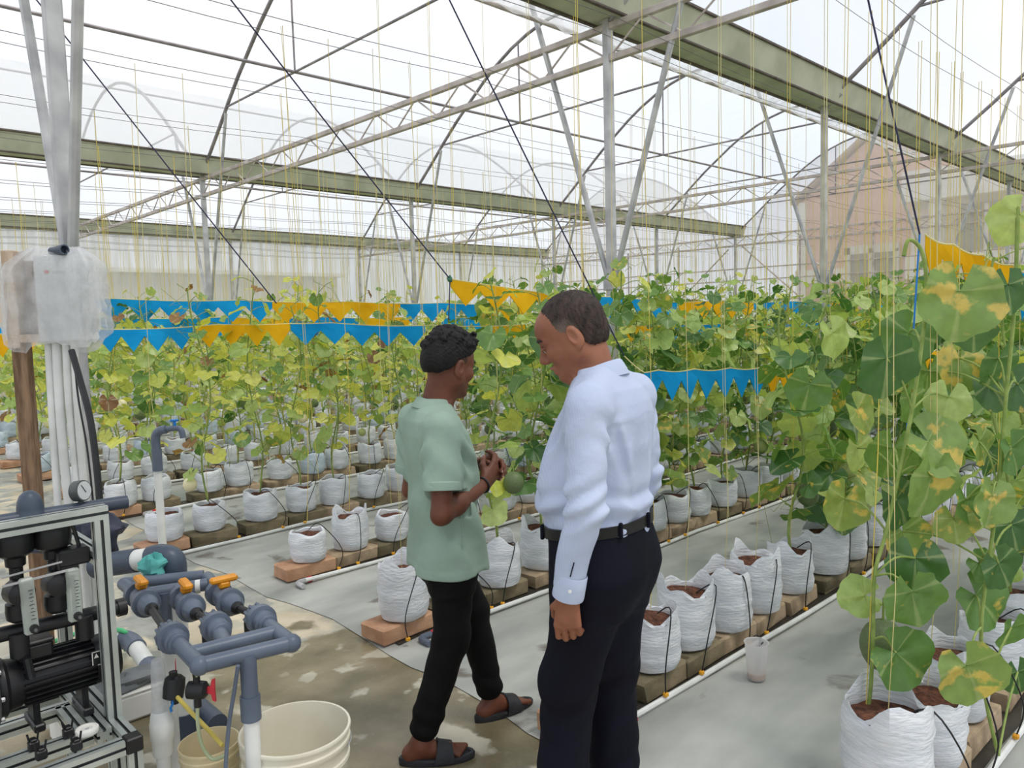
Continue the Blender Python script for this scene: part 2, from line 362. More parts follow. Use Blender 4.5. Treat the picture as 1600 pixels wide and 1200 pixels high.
for by in (-4.0, 4.0, 12.0):
    for pi, x in enumerate(PX):
        root = empty('roof_arch', (x, by, GH))
        MB().tube([(0, t, z+.02) for t, z in arch_pts], 0.026, 8).build('arch_pipe', M_ARCH, root)
        MB().tube([(0, 1.02, .82), (0, 6.98, .82)], 0.016, 6).build('collar_tie', M_ARCH, root)
        MB().tube([(0, 5.0, .82), (0, 5.0, archz(5.0)+.0)], 0.014, 6).build('hanger_rod', M_ARCH, root)
        tag(root, 'curved steel pipe arch of the %s roof bay, %s counting from the camera' % (bayname[by], nth(pi)), 'roof arch', 'curved roof arches')
    root = empty('roof_purlin', (0, by+5, GH+.82))
    MB().tube([(-3, 0, 0), (21.04, 0, 0)], 0.02, 8).build('purlin_pipe', M_ARCH, root)
    tag(root, 'straight grey pipe running along under the %s roof bay' % bayname[by], 'pipe', 'long roof purlins')
    root = empty('ridge_pipe', (0, by+4, GH+2.25))
    MB().tube([(-3, 0, 0), (21.04, 0, 0)], 0.02, 8).build('ridge_tube', M_ARCH, root)
    tag(root, 'ridge pipe along the top of the %s roof bay' % bayname[by], 'pipe', 'ridge pipes')
    # lattice trusses
    for ti, x in enumerate((5.04, 13.04, 21.04)):
        if ti == 2 and by == 12.0: pass
        root = empty('lattice_truss', (x, by, GH))
        MB().rbox((0, 4, -.06), (.05, 8, .05), .004).build('top_chord', M_TRUSS, root)
        MB().rbox((0, 4, -.31), (.05, 8, .05), .004).build('bottom_chord', M_TRUSS, root)
        n = 22; 
        me = None
        for k in range(n):
            y0 = 8*k/n; y1 = 8*(k+1)/n
            if me is None:
                me = MB().tube([(0, 0, -.31), (0, 8/n, -.06)], 0.009, 5).mesh('web_rod', M_TRUSS)
                me2 = MB().tube([(0, 0, -.06), (0, 8/n, -.31)], 0.009, 5).mesh('web_rod', M_TRUSS)
            link('web_rod', me if k % 2 == 0 else me2, root, (0, y0, 0))
        tag(root, 'pale lattice truss spanning the %s bay, %s row from the camera' % (bayname[by], ['nearest', 'middle', 'end wall'][ti]), 'truss', 'lattice trusses')
    # roof film
    mb = MB(); V = []; F = []; nX = 13; na = len(arch_pts)
    for k in range(nX):
        x = -7+28.1*k/(nX-1)
        for t, z in arch_pts: V.append((x, by+t, GH+z+.055))
    for k in range(nX-1):
        for q in range(na-1): F.append((k*na+q, k*na+q+1, (k+1)*na+q+1, (k+1)*na+q))
    mb.add(V, F, True)
    tag(mb.build('ceiling', F_ROOF), 'clear white plastic film roof of the %s bay' % bayname[by], None, kind='structure')
# roll-up vent pipe with slack film beside the near gutter
root = empty('vent_roller', (0, 4.7, 4.18))
MB().tube([(-3, 0, 0), (14.4, 0, 0)], 0.022, 8).build('roller_pipe', M_TRUSS, root)
mb = MB(); V = []; F = []; n = 60; rnd = random.Random(8)
for k in range(n+1):
    x = 4.0+10.2*k/n
    for q in range(5):
        f = q/4
        V.append((x, -.45+f*.45, .08*(1-f)+.0-.10*math.sin(f*math.pi)+.05*math.sin(k*1.9+q*1.3)*math.sin(f*math.pi)+rnd.uniform(-.02, .02)))
for k in range(n):
    for q in range(4): F.append((k*5+q, k*5+q+1, (k+1)*5+q+1, (k+1)*5+q))
mb.add(V, F, True); mb.build('slack_film', F_BAG, root)
tag(root, 'rolled film vent with crumpled slack plastic beside the wide near gutter', 'roll-up vent')

# ---------------------------------------------------------------- film and net walls
mb = MB(); V = []; F = []; n = 60
for k in range(n+1):
    x = -3+24*k/n
    for q in range(5): V.append((x, 20.05+.03*math.sin(k*1.7+q), 4.0*q/4))
for k in range(n):
    for q in range(4): F.append((k*5+q, k*5+q+1, (k+1)*5+q+1, (k+1)*5+q))
mb.add(V, F, True); tag(mb.build('wall_left', F_SIDE), 'milky plastic film side wall behind the melon rows', None, kind='structure')
mb = MB(); 
for by in (-4.0, 4.0, 12.0):
    V = [(21.1, by+t, GH+z) for t, z in arch_pts]; V += [(21.1, by+8, 0), (21.1, by, 0)]
    mb.add(V, [tuple(range(len(V)))])
wb_ = mb.build('wall_end', F_NET); tag(wb_, 'see-through insect net closing the far gable ends', None, kind='structure')
for i, z in enumerate((3.0, 2.65, 2.05, 1.2)):
    t_ = MB().rbox((21.06, 8, z), (.03, 24, .035), .004).build('trim_%d' % (i+1), M_TRUSS); tag(t_, kind='structure')
for i, y in enumerate((-2, 0, 2, 6, 8, 10, 14, 16, 18)):
    t_ = MB().rbox((21.06, y, 1.9), (.04, .04, 3.8), .004).build('trim_%d' % (i+5), M_TRUSS); tag(t_, kind='structure')
# end-wall diagonals
for i, (a, b) in enumerate((((4.2, .6), (6.6, 3.1)), ((11.8, 3.7), (8.3, .6)), ((12.2, 3.6), (15.5, .8)), ((6.2, .8), (9.5, 3.0)))):
    o = MB().tube([(21.0, a[0], a[1]), (21.0, b[0], b[1])], .022, 6).build('wall_brace', M_TRUSS)
    tag(o, ['diagonal steel brace on the net end wall beside the near gutter post', 'diagonal steel brace on the net end wall left of the pink house', 'diagonal steel brace on the far left part of the net end wall', 'diagonal steel brace crossing in front of the pink house window'][i], 'brace', 'end wall braces')

# ---------------------------------------------------------------- buildings outside
M_PINK = mat('pink_render', C(226, 180, 162), C(214, 168, 150), rough=0.85, scale=1.5)
M_WHITE = mat('white_paint', C(240, 238, 232), C(226, 224, 218), rough=0.7, scale=2)
M_CREAM = mat('cream_render', C(222, 212, 196), C(208, 198, 182), rough=0.85, scale=1.2)
M_GLASSY = mat('window_glass', C(120, 128, 110), C(86, 92, 76), rough=0.2, scale=1.5)
M_CURT = mat('window_frame_white', C(225, 222, 214), rough=0.6)
M_ROOFT = mat('house_roof', C(196, 176, 166), C(170, 150, 140), rough=0.8, scale=3)
HX = 29.0
def HY(x, y): p = onX(x, y, HX); return p.y, p.z
root = empty('pink_house', (HX, HY(1390, 300)[0], 0)); oy = root.location.y
yl = HY(1250, 400)[0]-oy; yr = HY(1560, 300)[0]-oy; zt = HY(1385, 190)[1]; ze = HY(1250, 318)[1]; zer = HY(1560, 300)[1]
yp = HY(1388, 190)[0]-oy
mb = MB(); V = [(0, yl, 0), (0, yr, 0), (0, yr, zer), (0, yp, zt), (0, yl, ze)]
V2 = [(8, v[1], v[2]) for v in V]; mb.add(V+V2, [(0, 4, 3, 2, 1), (5, 6, 7, 8, 9), (0, 1, 6, 5), (1, 2, 7, 6), (4, 0, 5, 9), (2, 3, 8, 7), (3, 4, 9, 8)])
mb.build('wall', M_PINK, root)
mb = MB(); mb.add([(-.3, yl+.25, ze-.05), (-.3, yp, zt+.1), (8, yp, zt+.1), (8, yl+.25, ze-.05), (-.3, yl+.25, ze+.08), (-.3, yp, zt+.23), (8, yp, zt+.23), (8, yl+.25, ze+.08)], [(0, 1, 2, 3), (7, 6, 5, 4), (0, 4, 5, 1), (2, 6, 7, 3)])
mb.build('roof_slope', M_ROOFT, root)
mb = MB(); mb.add([(-.3, yr-.25, zer-.05), (-.3, yp, zt+.1), (8, yp, zt+.1), (8, yr-.25, zer-.05), (-.3, yr-.25, zer+.08), (-.3, yp, zt+.23), (8, yp, zt+.23), (8, yr-.25, zer+.08)], [(3, 2, 1, 0), (4, 5, 6, 7), (1, 5, 4, 0), (3, 7, 6, 2)])
mb.build('roof_slope', M_ROOFT, root)
MB().box((-.06, yl-.12, ze/2), (.12, .3, ze)).build('corner_trim', M_WHITE, root)
def hbox(x0, y0, x1, y1, name, m_, dx=0.1, par=None):
    a = HY(x0, y0); b = HY(x1, y1); yy0, yy1 = sorted((a[0]-oy, b[0]-oy)); z0, z1 = sorted((a[1], b[1]))
    return MB().box((-dx/2-.02, (yy0+yy1)/2, (z0+z1)/2), (dx, yy1-yy0, z1-z0)).build(name, m_, par or root)
w = hbox(1326, 392, 1402, 458, 'window', M_GLASSY, 0.06)
hbox(1322, 388, 1330, 462, 'window_frame', M_CURT, .12, w); hbox(1398, 388, 1406, 462, 'window_frame', M_CURT, .12, w); hbox(1360, 388, 1366, 462, 'window_frame', M_CURT, .12, w); hbox(1322, 386, 1406, 392, 'window_frame', M_CURT, .12, w)
hbox(1245, 424, 1322, 440, 'sill_band', M_WHITE, .14)
tag(root, 'pink gabled house with white corner seen through the net', 'house')
# white wing on the right
HX = 27.0
root = empty('white_building', (HX, HY(1520, 300)[0], 0)); oy = root.location.y
a = HY(1425, 300); b = HY(1700, 330)
MB().box((1.2, (a[0]+b[0])/2-oy, a[1]/2), (2.4, a[0]-b[0], a[1])).build('wall', M_CREAM, root)
hbox(1418, 272, 1640, 292, 'eave_band', M_WHITE, .5); hbox(1458, 292, 1474, 480, 'column', M_WHITE, .35); hbox(1420, 400, 1640, 424, 'parapet_band', M_WHITE, .3)
w = hbox(1500, 320, 1590, 390, 'window', M_GLASSY, .05); hbox(1540, 318, 1546, 392, 'window_frame', M_CURT, .1, w)
tag(root, 'cream and white building right of the pink house outside', 'building')
root = empty('pale_shed', (8, 27, 0))
MB().box((0, 0, 1.7), (14, 5, 3.4)).build('wall', mat('shed_wall', C(200, 196, 186), C(186, 182, 172), scale=0.7), root)
MB().box((0, 0, 3.46), (14.4, 5.4, .12)).build('roof', M_WHITE, root)
tag(root, 'pale grey shed looming through the film side wall', 'shed')

# ================================================================ crop rows
ROWS = [-0.4, 0.85, 1.93, 3.22, 4.47, 5.72, 7.17, 8.45, 9.7, 10.95, 12.3, 13.5, 14.75, 16.0, 17.25, 18.5]
ROWD = ['right edge row', 'front right row', 'row beside the man', 'row beside the boy', 'row behind the boy', 'standpipe row'] + ['%s row back' % nth(i) for i in range(5, 15)]
START = {0.85: [2.44, 2.72, 3.1, 3.56, 3.9, 4.2], 1.93: [2.25, 2.66, 2.95, 3.25, 3.56, 3.93, 4.36, 4.7], 3.22: [2.27, 2.61, 2.94, 3.33, 3.7, 4.08, 4.44, 4.75, 5.02],
         4.47: [2.43, 2.76, 3.08, 3.42], 5.72: [1.98, 2.31, 2.72, 3.08, 3.39, 3.74], 7.17: [2.12, 2.42, 2.9, 3.2, 3.62, 3.98, 4.28], -0.4: [3.9]}
PLANT0 = {-0.4: 3.5, 0.85: 2.3, 1.93: 3.85, 3.22: 2.9, 4.47: 3.0, 5.72: 2.2, 7.17: 2.0}
BLOCK_T = 0.085

M_BAG = mat('white_polybag', C(226, 228, 231), C(204, 209, 215), rough=0.42, scale=7, bump=0.5, bscale=26, spec=0.45, stretch=(1, 1, 3.5), bdist=0.012)
M_BAGB = mat('bluish_polybag', C(202, 215, 226), C(180, 196, 210), rough=0.42, scale=7, bump=0.5, bscale=26, stretch=(1, 1, 3.5), bdist=0.012)
M_SOIL = mat('brown_cocopeat', C(112, 70, 50), C(62, 36, 26), rough=0.95, scale=40, bump=1.0, bscale=90, bdist=0.01)
M_BLOCK = mat('sandy_block', C(186, 164, 136), C(138, 120, 96), rough=0.9, scale=9, bump=0.6, bscale=70)
M_BLOCKD = mat('damp_block', C(140, 126, 100), C(92, 86, 64), rough=0.85, scale=7, bump=0.6, bscale=70)
M_BLOCKR = mat('reddish_block', C(200, 160, 128), C(166, 124, 96), rough=0.9, scale=8, bump=0.6, bscale=70)
M_PVC = mat('white_pvc', C(232, 233, 230), C(206, 208, 204), rough=0.35, scale=6)
M_PVCG = mat('grey_pvc', C(98, 108, 124), C(84, 94, 110), rough=0.38, scale=5)
M_PVCD = mat('dark_grey_pvc', C(74, 84, 100), C(60, 70, 84), rough=0.4, scale=5)
M_BLK = mat('black_plastic', C(34, 34, 36), C(24, 24, 26), rough=0.42, scale=6)
M_DRIP = mat('yellow_dripper', C(234, 170, 40), C(216, 150, 30), rough=0.5)
M_RED = mat('red_plastic', C(206, 52, 66), C(180, 40, 52), rough=0.45)

def bag_variant(seed, tall):
    rn = random.Random(seed); n = 28
    H = 0.27 if tall else 0.205
    ph = [rn.uniform(0, 6.28) for _ in range(8)]
    def fn(a, h):
        sq = 1/(abs(math.cos(a+ph[0]))**5+abs(math.sin(a+ph[0]))**5)**0.2
        w = 1+0.025*math.sin(3*a+ph[1]+h*9)+0.018*math.sin(5*a+ph[2]-h*17)+0.02*math.sin(h*60+ph[3]+math.sin(2*a+ph[4])*1.5)*min(1, h/0.05)+0.012*math.sin(h*110+3*a)
        k = max(0, (h-H*0.7)/(H*0.3))
        w += k*(0.05*math.sin(4*a+ph[5])+0.05*math.sin(7*a+ph[6]))*(1.0 if tall else 0.55)
        return w*(0.93+0.07*sq)
    b = MB()
    prof = [(0.095, 0.0), (0.113, 0.012), (0.122, 0.045), (0.126, 0.075), (0.123, 0.105), (0.127, 0.13), (0.124, 0.155), (0.123, 0.18)]
    if tall: prof += [(0.124, 0.205), (0.12, 0.23), (0.118, 0.255), (0.114, 0.27), (0.110, 0.262), (0.108, 0.23), (0.108, 0.205)]
    else: prof += [(0.118, 0.198), (0.109, 0.205), (0.101, 0.2), (0.099, 0.18), (0.099, 0.165)]
    b.lathe(prof, n, cap1=False, fn=fn)
    # ragged rim
    for i, p in enumerate(b.v):
        r = math.hypot(p[0], p[1])
        a = math.atan2(p[1], p[0])
        if p[2] > H*0.9:
            dz = (0.03 if tall else 0.009)*(math.sin(2*a+ph[6])+0.6*math.sin(5*a+ph[7])); b.v[i] = (p[0], p[1], p[2]+dz)
    s = MB(); sz = H-0.055 if tall else H-0.03; V = [(0, 0, sz+.02)]; F = []; rr = [0.05, 0.112 if tall else 0.103]
    for ri, r in enumerate(rr):
        for k in range(14):
            a = 2*math.pi*k/14; V.append((r*math.cos(a), r*math.sin(a), sz+rn.uniform(-.008, .012)*(1 if ri == 0 else .6)))
    for k in range(14):
        F.append((0, 1+k, 1+(k+1) % 14)); F.append((1+k, 15+k, 15+(k+1) % 14, 1+(k+1) % 14))
    s.add(V, F, True)
    return b, s, H
BAGV = []
for i in range(8):
    b, s, H = bag_variant(100+i, i >= 4)
    BAGV.append((b.mesh('bag_skin', M_BAG), b.mesh('bag_skin', M_BAGB), s.mesh('soil', M_SOIL), H, b, s))
blocks = []
for i in range(6):
    rn = random.Random(i+40); mb = MB(); mb.rbox((0, 0, BLOCK_T/2), (0.36+rn.uniform(-.03, .015), 0.19, BLOCK_T), 0.008)
    mb.v = [(x+rn.uniform(-.005, .005), y+rn.uniform(-.006, .006), z) for x, y, z in mb.v]
    blocks.append((mb, [mb.mesh('paving_block', q) for q in (M_BLOCK, M_BLOCKD, M_BLOCKR)]))

rnd = random.Random(77)
BAGS = []   # (x, y, row, index)
for ri, y in enumerate(ROWS):
    xs = list(START.get(y, [2.2+rnd.uniform(-.15, .15)]))
    while xs[-1] < 20.4: xs.append(xs[-1]+0.37+rnd.uniform(-.035, .05))
    for i, x in enumerate(xs):
        yy = y+rnd.uniform(-.025, .025); p = (x, yy, .2)
        if inview(p, 90, 300): BAGS.append((x, yy, ri, i, proj(p)[2]))
order = sorted(BAGS, key=lambda b: b[4])
near_bags = order[:300]; far_bags = order[300:]
MAT_H = 0.012
for (x, y, ri, i, d) in near_bags:
    rw = ROWS[ri]; tall = (rw in (0.85, 1.93) and x < 5.2) or (rw == 3.22 and x < 3.6) or (rw == 4.47 and i == 1)
    v = rnd.randrange(4)+(4 if tall else 0); B = BAGV[v]
    root = empty('grow_bag', (x, y, MAT_H+BLOCK_T), rnd.uniform(0, 6.28)); k = rnd.uniform(.93, 1.07); root.scale = (k, k, k*rnd.uniform(.95, 1.08))
    blue = rnd.random() < 0.18 and rw > 2
    link('bag_skin', B[1] if blue else B[0], root); link('soil', B[2], root)
    tag(root, '%s grow bag with soil, %s from aisle in the %s' % ('bluish white' if blue else 'white', nth(i), ROWD[ri]), 'grow bag', 'white grow bags standing on blocks')
def merge_into(dst, src, M4):
    dst.add([M4 @ Vector(p) for p in src.v], src.f, True)
fb = MB()
for (x, y, ri, i, d) in far_bags:
    B = BAGV[rnd.randrange(4)]
    b = MB(); b.lathe([(.1, 0), (.124, .05), (.124, .16), (.112, .205), (.1, .19)], 9)
    merge_into(fb, b, Matrix.Translation((x, y, MAT_H+BLOCK_T)) @ Matrix.Rotation(rnd.uniform(0, 6), 4, 'Z'))
o = fb.build('distant_grow_bags', M_BAG); tag(o, 'distant white grow bags in the rearmost rows', 'grow bags', kind='stuff')
# blocks under the bags
nblk = 0; fbk = MB()
for (x, y, ri, i, d) in order:
    rw = ROWS[ri]; bm_, ms = blocks[rnd.randrange(6)]
    a = rnd.uniform(-.05, .05)
    if nblk < 220:
        q = ms[2] if i == 0 else ms[0 if rnd.random() < .6 else 1]
        o = link('paving_block', q, None, (x, rw, MAT_H)); o.rotation_euler = (0, 0, a)
        if i == 0: o.location.x -= 0.03
        tag(o, 'rough %s block under the %s bag of the %s' % ('reddish' if i == 0 else 'sandy', nth(i), ROWD[ri]), 'block', 'blocks carrying the grow bags'); nblk += 1
    else:
        t = MB(); t.box((0, 0, BLOCK_T/2), (.35, .19, BLOCK_T)); merge_into(fbk, t, Matrix.Translation((x, rw, MAT_H)))
o = fbk.build('distant_blocks', M_BLOCK); o.data.polygons.foreach_set('use_smooth', [False]*len(o.data.polygons)); tag(o, 'distant blocks under the rearmost grow bags', 'blocks', kind='stuff')

M_STRIP = mat('dark_row_strip', C(62, 58, 50), C(40, 37, 32), rough=0.5, scale=6, bump=.4, bscale=40)
for ri, y in enumerate(ROWS[:10]):  # thin dark strip with ragged edges along each row, beneath the blocks
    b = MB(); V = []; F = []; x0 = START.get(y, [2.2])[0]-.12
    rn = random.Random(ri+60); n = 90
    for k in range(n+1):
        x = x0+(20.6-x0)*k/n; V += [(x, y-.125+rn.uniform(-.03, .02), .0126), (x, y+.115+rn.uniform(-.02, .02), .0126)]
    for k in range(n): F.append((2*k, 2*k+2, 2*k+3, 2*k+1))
    b.add(V, F); tag(b.build('row_strip', M_STRIP), 'dark strip under the blocks of the %s' % ROWD[ri], None, kind='structure')
# drip pipes with micro tubes
for ri, y in enumerate(ROWS):
    py = y-0.17 if y not in (1.93,) else y-0.14
    if ri > 10: continue
    x0 = 2.3 if y != 5.72 else 1.95
    if y == -0.4: x0 = 3.2
    root = empty('drip_pipe', (x0, py, MAT_H))
    pts = [(k*0.5, 0.018*math.sin(k*0.9+ri), 0.014+0.006*math.sin(k*1.7+ri*2)) for k in range(37)]
    MB().tube(pts, 0.0125, 8).build('pipe', M_PVC, root)
    MB().tube([(.02, 0, .014), (-.035, 0, .014), (-.05, -.012, .014), (-.055, -.04, .012), (-.055, -.09, .012)], .0165, 8).build('end_elbow', M_PVCG if ri % 2 else M_STEEL, root)
    MB().tube([(.02, 0, .014), (.05, 0, .014)], .019, 8).build('red_tape', M_RED, root)
    for (bx, byy, bri, bi, d) in BAGS:
        if bri != ri or d > 9.5: continue
        s = rnd.choice((-1, 1)); tall = (y in (0.85, 1.93) and bx < 5.2); ht = .32 if tall else .29
        px = bx+rnd.uniform(-.14, .14)
        a = Vector((px-x0, 0, .03)); e = Vector((bx-x0+rnd.uniform(-.05, .05), byy-py-.03, ht))
        mid1 = Vector((px-x0+.02*s, .015-0.03, .16)); mid2 = Vector((e.x+.03*s, e.y-.09, ht+.045))
        MB().tube(smoothpath([a, mid1, mid2, e], 5), .003, 5).build('micro_tube', M_BLK, root)
        if d < 7: MB().rbox((px-x0, 0, .032), (.022, .02, .018), .004).build('dripper', M_DRIP, root)
    tag(root, 'white drip pipe with black micro tubes along the %s' % ROWD[ri], 'pipe', 'drip pipes on the mat')

# trellis wires over each row
for ri, y in enumerate(ROWS):
    for s in (-1, 1):
        sag = [(x, y+.11*s, 3.5-.05*math.sin(math.pi*((x % 4)/4))) for x in np.linspace(-2, 21, 47)]
        o = MB().tube(sag, 0.0022 if ri < 8 else .003, 4, caps=False).build('trellis_wire', M_WIRE)
        tag(o, 'thin overhead trellis wire on the %s side above the %s' % ('near' if s < 0 else 'far', ROWD[ri]), 'wire', 'overhead trellis wires')

# ================================================================ melon vines
def leaf_mat(name, c1, c2, blot, amt, vein=0.35):
    M = bpy.data.materials.new(name); M.use_nodes = True; nt = M.node_tree; N = nt.nodes; L = nt.links; N.clear()
    out = N.new('ShaderNodeOutputMaterial'); df = N.new('ShaderNodeBsdfDiffuse'); tl = N.new('ShaderNodeBsdfTranslucent'); gl = N.new('ShaderNodeBsdfGlossy'); gl.inputs['Roughness'].default_value = 0.42
    oi = N.new('ShaderNodeObjectInfo'); at_ = N.new('ShaderNodeAttribute'); at_.attribute_name = 'rnd'
    ad = N.new('ShaderNodeMath'); ad.operation = 'ADD'; L.new(oi.outputs['Random'], ad.inputs[0]); L.new(at_.outputs['Fac'], ad.inputs[1])
    fr = N.new('ShaderNodeMath'); fr.operation = 'FRACT'; L.new(ad.outputs[0], fr.inputs[0])
    mx = N.new('ShaderNodeMix'); mx.data_type = 'RGBA'; mx.inputs['A'].default_value = c1; mx.inputs['B'].default_value = c2; L.new(fr.outputs[0], mx.inputs['Factor'])
    uv = N.new('ShaderNodeUVMap'); uv.uv_map = 'UVMap'
    sp = N.new('ShaderNodeSeparateXYZ'); L.new(uv.outputs[0], sp.inputs[0])
    s1 = N.new('ShaderNodeMath'); s1.operation = 'SUBTRACT'; L.new(sp.outputs[0], s1.inputs[0]); s1.inputs[1].default_value = .5
    s2 = N.new('ShaderNodeMath'); s2.operation = 'SUBTRACT'; L.new(sp.outputs[1], s2.inputs[0]); s2.inputs[1].default_value = .3
    an = N.new('ShaderNodeMath'); an.operation = 'ARCTAN2'; L.new(s1.outputs[0], an.inputs[0]); L.new(s2.outputs[0], an.inputs[1])
    an2 = N.new('ShaderNodeMath'); an2.operation = 'MULTIPLY'; L.new(an.outputs[0], an2.inputs[0]); an2.inputs[1].default_value = 3.6
    cs = N.new('ShaderNodeMath'); cs.operation = 'COSINE'; L.new(an2.outputs[0], cs.inputs[0])
    vr = N.new('ShaderNodeMapRange'); vr.inputs['From Min'].default_value = .93; vr.inputs['From Max'].default_value = 1.0; vr.inputs['To Max'].default_value = vein; L.new(cs.outputs[0], vr.inputs['Value'])
    mv = N.new('ShaderNodeMix'); mv.data_type = 'RGBA'; L.new(vr.outputs[0], mv.inputs['Factor']); L.new(mx.outputs['Result'], mv.inputs['A']); mv.inputs['B'].default_value = C(196, 206, 150)
    # blotches, their own pattern per leaf
    cb = N.new('ShaderNodeCombineXYZ'); ml = N.new('ShaderNodeMath'); ml.operation = 'MULTIPLY'; L.new(fr.outputs[0], ml.inputs[0]); ml.inputs[1].default_value = 37.0
    L.new(sp.outputs[0], cb.inputs[0]); L.new(sp.outputs[1], cb.inputs[1]); L.new(ml.outputs[0], cb.inputs[2])
    nz = N.new('ShaderNodeTexNoise'); nz.inputs['Scale'].default_value = 4.0; nz.inputs['Detail'].default_value = 5; L.new(cb.outputs[0], nz.inputs['Vector'])
    br = N.new('ShaderNodeMapRange'); br.inputs['From Min'].default_value = .68-amt; br.inputs['From Max'].default_value = .75-amt; L.new(nz.outputs['Fac'], br.inputs['Value'])
    mb_ = N.new('ShaderNodeMix'); mb_.data_type = 'RGBA'; L.new(br.outputs[0], mb_.inputs['Factor']); L.new(mv.outputs['Result'], mb_.inputs['A']); mb_.inputs['B'].default_value = blot
    n3 = N.new('ShaderNodeTexNoise'); n3.inputs['Scale'].default_value = 9; n3.inputs['Detail'].default_value = 4; L.new(cb.outputs[0], n3.inputs['Vector'])
    hv = N.new('ShaderNodeHueSaturation'); vv = N.new('ShaderNodeMapRange'); vv.inputs['To Min'].default_value = .7; vv.inputs['To Max'].default_value = 1.3; L.new(n3.outputs['Fac'], vv.inputs['Value'])
    L.new(vv.outputs[0], hv.inputs['Value']); L.new(mb_.outputs['Result'], hv.inputs['Color'])
    col_ = hv.outputs['Color']
    L.new(col_, df.inputs['Color'])
    tc2 = N.new('ShaderNodeMix'); tc2.data_type = 'RGBA'; tc2.blend_type = 'MULTIPLY'; tc2.inputs['Factor'].default_value = 1; L.new(col_, tc2.inputs['A']); tc2.inputs['B'].default_value = (1.25, 1.25, .6, 1); L.new(tc2.outputs['Result'], tl.inputs['Color'])
    bp = N.new('ShaderNodeBump'); bp.inputs['Strength'].default_value = .5; bp.inputs['Distance'].default_value = .006; L.new(cs.outputs[0], bp.inputs['Height'])
    for s in (df, gl): L.new(bp.outputs['Normal'], s.inputs['Normal'])
    m1 = N.new('ShaderNodeMixShader'); m1.inputs[0].default_value = .38; L.new(df.outputs[0], m1.inputs[1]); L.new(tl.outputs[0], m1.inputs[2])
    m2 = N.new('ShaderNodeMixShader'); m2.inputs[0].default_value = .05; L.new(m1.outputs[0], m2.inputs[1]); L.new(gl.outputs[0], m2.inputs[2])
    L.new(m2.outputs[0], out.inputs['Surface']); return M
YB = C(208, 186, 92)
LM = [leaf_mat('leaf_green', C(122, 156, 82), C(94, 134, 66), YB, 0.02),
      leaf_mat('leaf_deep_green', C(84, 124, 64), C(62, 104, 50), YB, 0.03),
      leaf_mat('leaf_light_green', C(182, 200, 122), C(156, 184, 98), YB, 0.0),
      leaf_mat('leaf_yellow_green', C(218, 218, 112), C(194, 202, 92), C(220, 200, 104), 0.06),
      leaf_mat('leaf_blotched', C(128, 158, 84), C(152, 170, 88), C(216, 192, 100), 0.13),
      leaf_mat('leaf_dry_brown', C(156, 118, 70), C(120, 82, 48), C(190, 150, 84), 0.05)]
M_STEM = mat('vine_stem', C(150, 168, 92), C(118, 140, 66), rough=0.7, scale=20)
M_STEMY = mat('vine_stem_yellow', C(190, 190, 104), C(160, 164, 80), rough=0.7, scale=20)

def leaf_outline(seed, n):
    rn = random.Random(seed); ph = rn.uniform(0, 6.28); out = []
    for k in range(n):
        th = -R(163)+R(326)*k/(n-1)     # 0 = tip
        r = 0.60+0.055*math.cos(th)+0.032*math.cos(5*th+.0)+0.016*math.sin(11*th+ph)+rn.uniform(-.012, .012)
        if abs(th) > R(135): r *= 0.97
        out.append((r*math.sin(th), r*math.cos(th)+0.08))
    return out
def leaf_geo(seed, n=27, rings=2):
    rn = random.Random(seed+500); o = leaf_outline(seed, n); V = [(0, 0, 0)]; F = []
    fold = rn.uniform(.1, .35); cup = rn.uniform(-.28, .3); droop = rn.uniform(.05, .4); ph = rn.uniform(0, 6.28); wv = rn.uniform(.03, .07)
    def z(x, y, f):
        return fold*abs(x)*0.6 - cup*(x*x+y*y)*0.5 - droop*max(0, y)**2*.7 + wv*f*math.sin(5*math.atan2(x, y)+ph)
    for r in range(1, rings+1):
        f = r/rings
        for (x, y) in o: V.append((x*f, y*f, z(x*f, y*f, f*f)))
    for k in range(n-1):
        F.append((0, 1+k+1, 1+k))
        for r in range(1, rings):
            a = 1+(r-1)*n+k; b = 1+r*n+k; F.append((a, a+1, b+1, b))
    return V, F
def leaf_mesh(seed, mi, n=27, rings=2):
    V, F = leaf_geo(seed, n, rings); me = bpy.data.meshes.new('leaf'); me.from_pydata(V, [], F); me.materials.append(LM[mi])
    uvl = me.uv_layers.new(name='UVMap')
    for lp in me.loops:
        v = V[lp.vertex_index]; uvl.data[lp.index].uv = (v[0]*.6+.5, v[1]*.6+.3)
    at_ = me.attributes.new('rnd', 'FLOAT', 'POINT'); at_.data.foreach_set('value', [0.0]*len(V))
    me.polygons.foreach_set('use_smooth', [True]*len(F)); me.update(); return me
LEAF = [[leaf_mesh(i*7+s, i) for s in range(4)] for i in range(6)]
LGEO = [leaf_geo(900+s, 11, 1) for s in range(6)]     # light leaves for plants further off

class Foliage:
    def __init__(s): s.v = []; s.f = []; s.uv = []; s.rn = []; s.mi = []
    def leaf(s, M4, k, r, mi):
        V, F = LGEO[k]; b = len(s.v)
        for p in V:
            s.v.append(tuple(M4 @ Vector(p))); s.uv.append((p[0]*.6+.5, p[1]*.6+.3)); s.rn.append(r)
        for f in F: s.f.append(tuple(i+b for i in f)); s.mi.append(mi)
    def mesh(s, name):
        me = bpy.data.meshes.new(name); me.from_pydata(s.v, [], s.f)
        for q in LM: me.materials.append(q)
        me.polygons.foreach_set('material_index', s.mi); me.polygons.foreach_set('use_smooth', [True]*len(s.f))
        li = np.zeros(len(me.loops), dtype=np.int32); me.loops.foreach_get('vertex_index', li)
        uvl = me.uv_layers.new(name='UVMap'); uvl.data.foreach_set('uv', np.array(s.uv, dtype=np.float32)[li].ravel())
        a = me.attributes.new('rnd', 'FLOAT', 'POINT'); a.data.foreach_set('value', s.rn); me.update(); return me

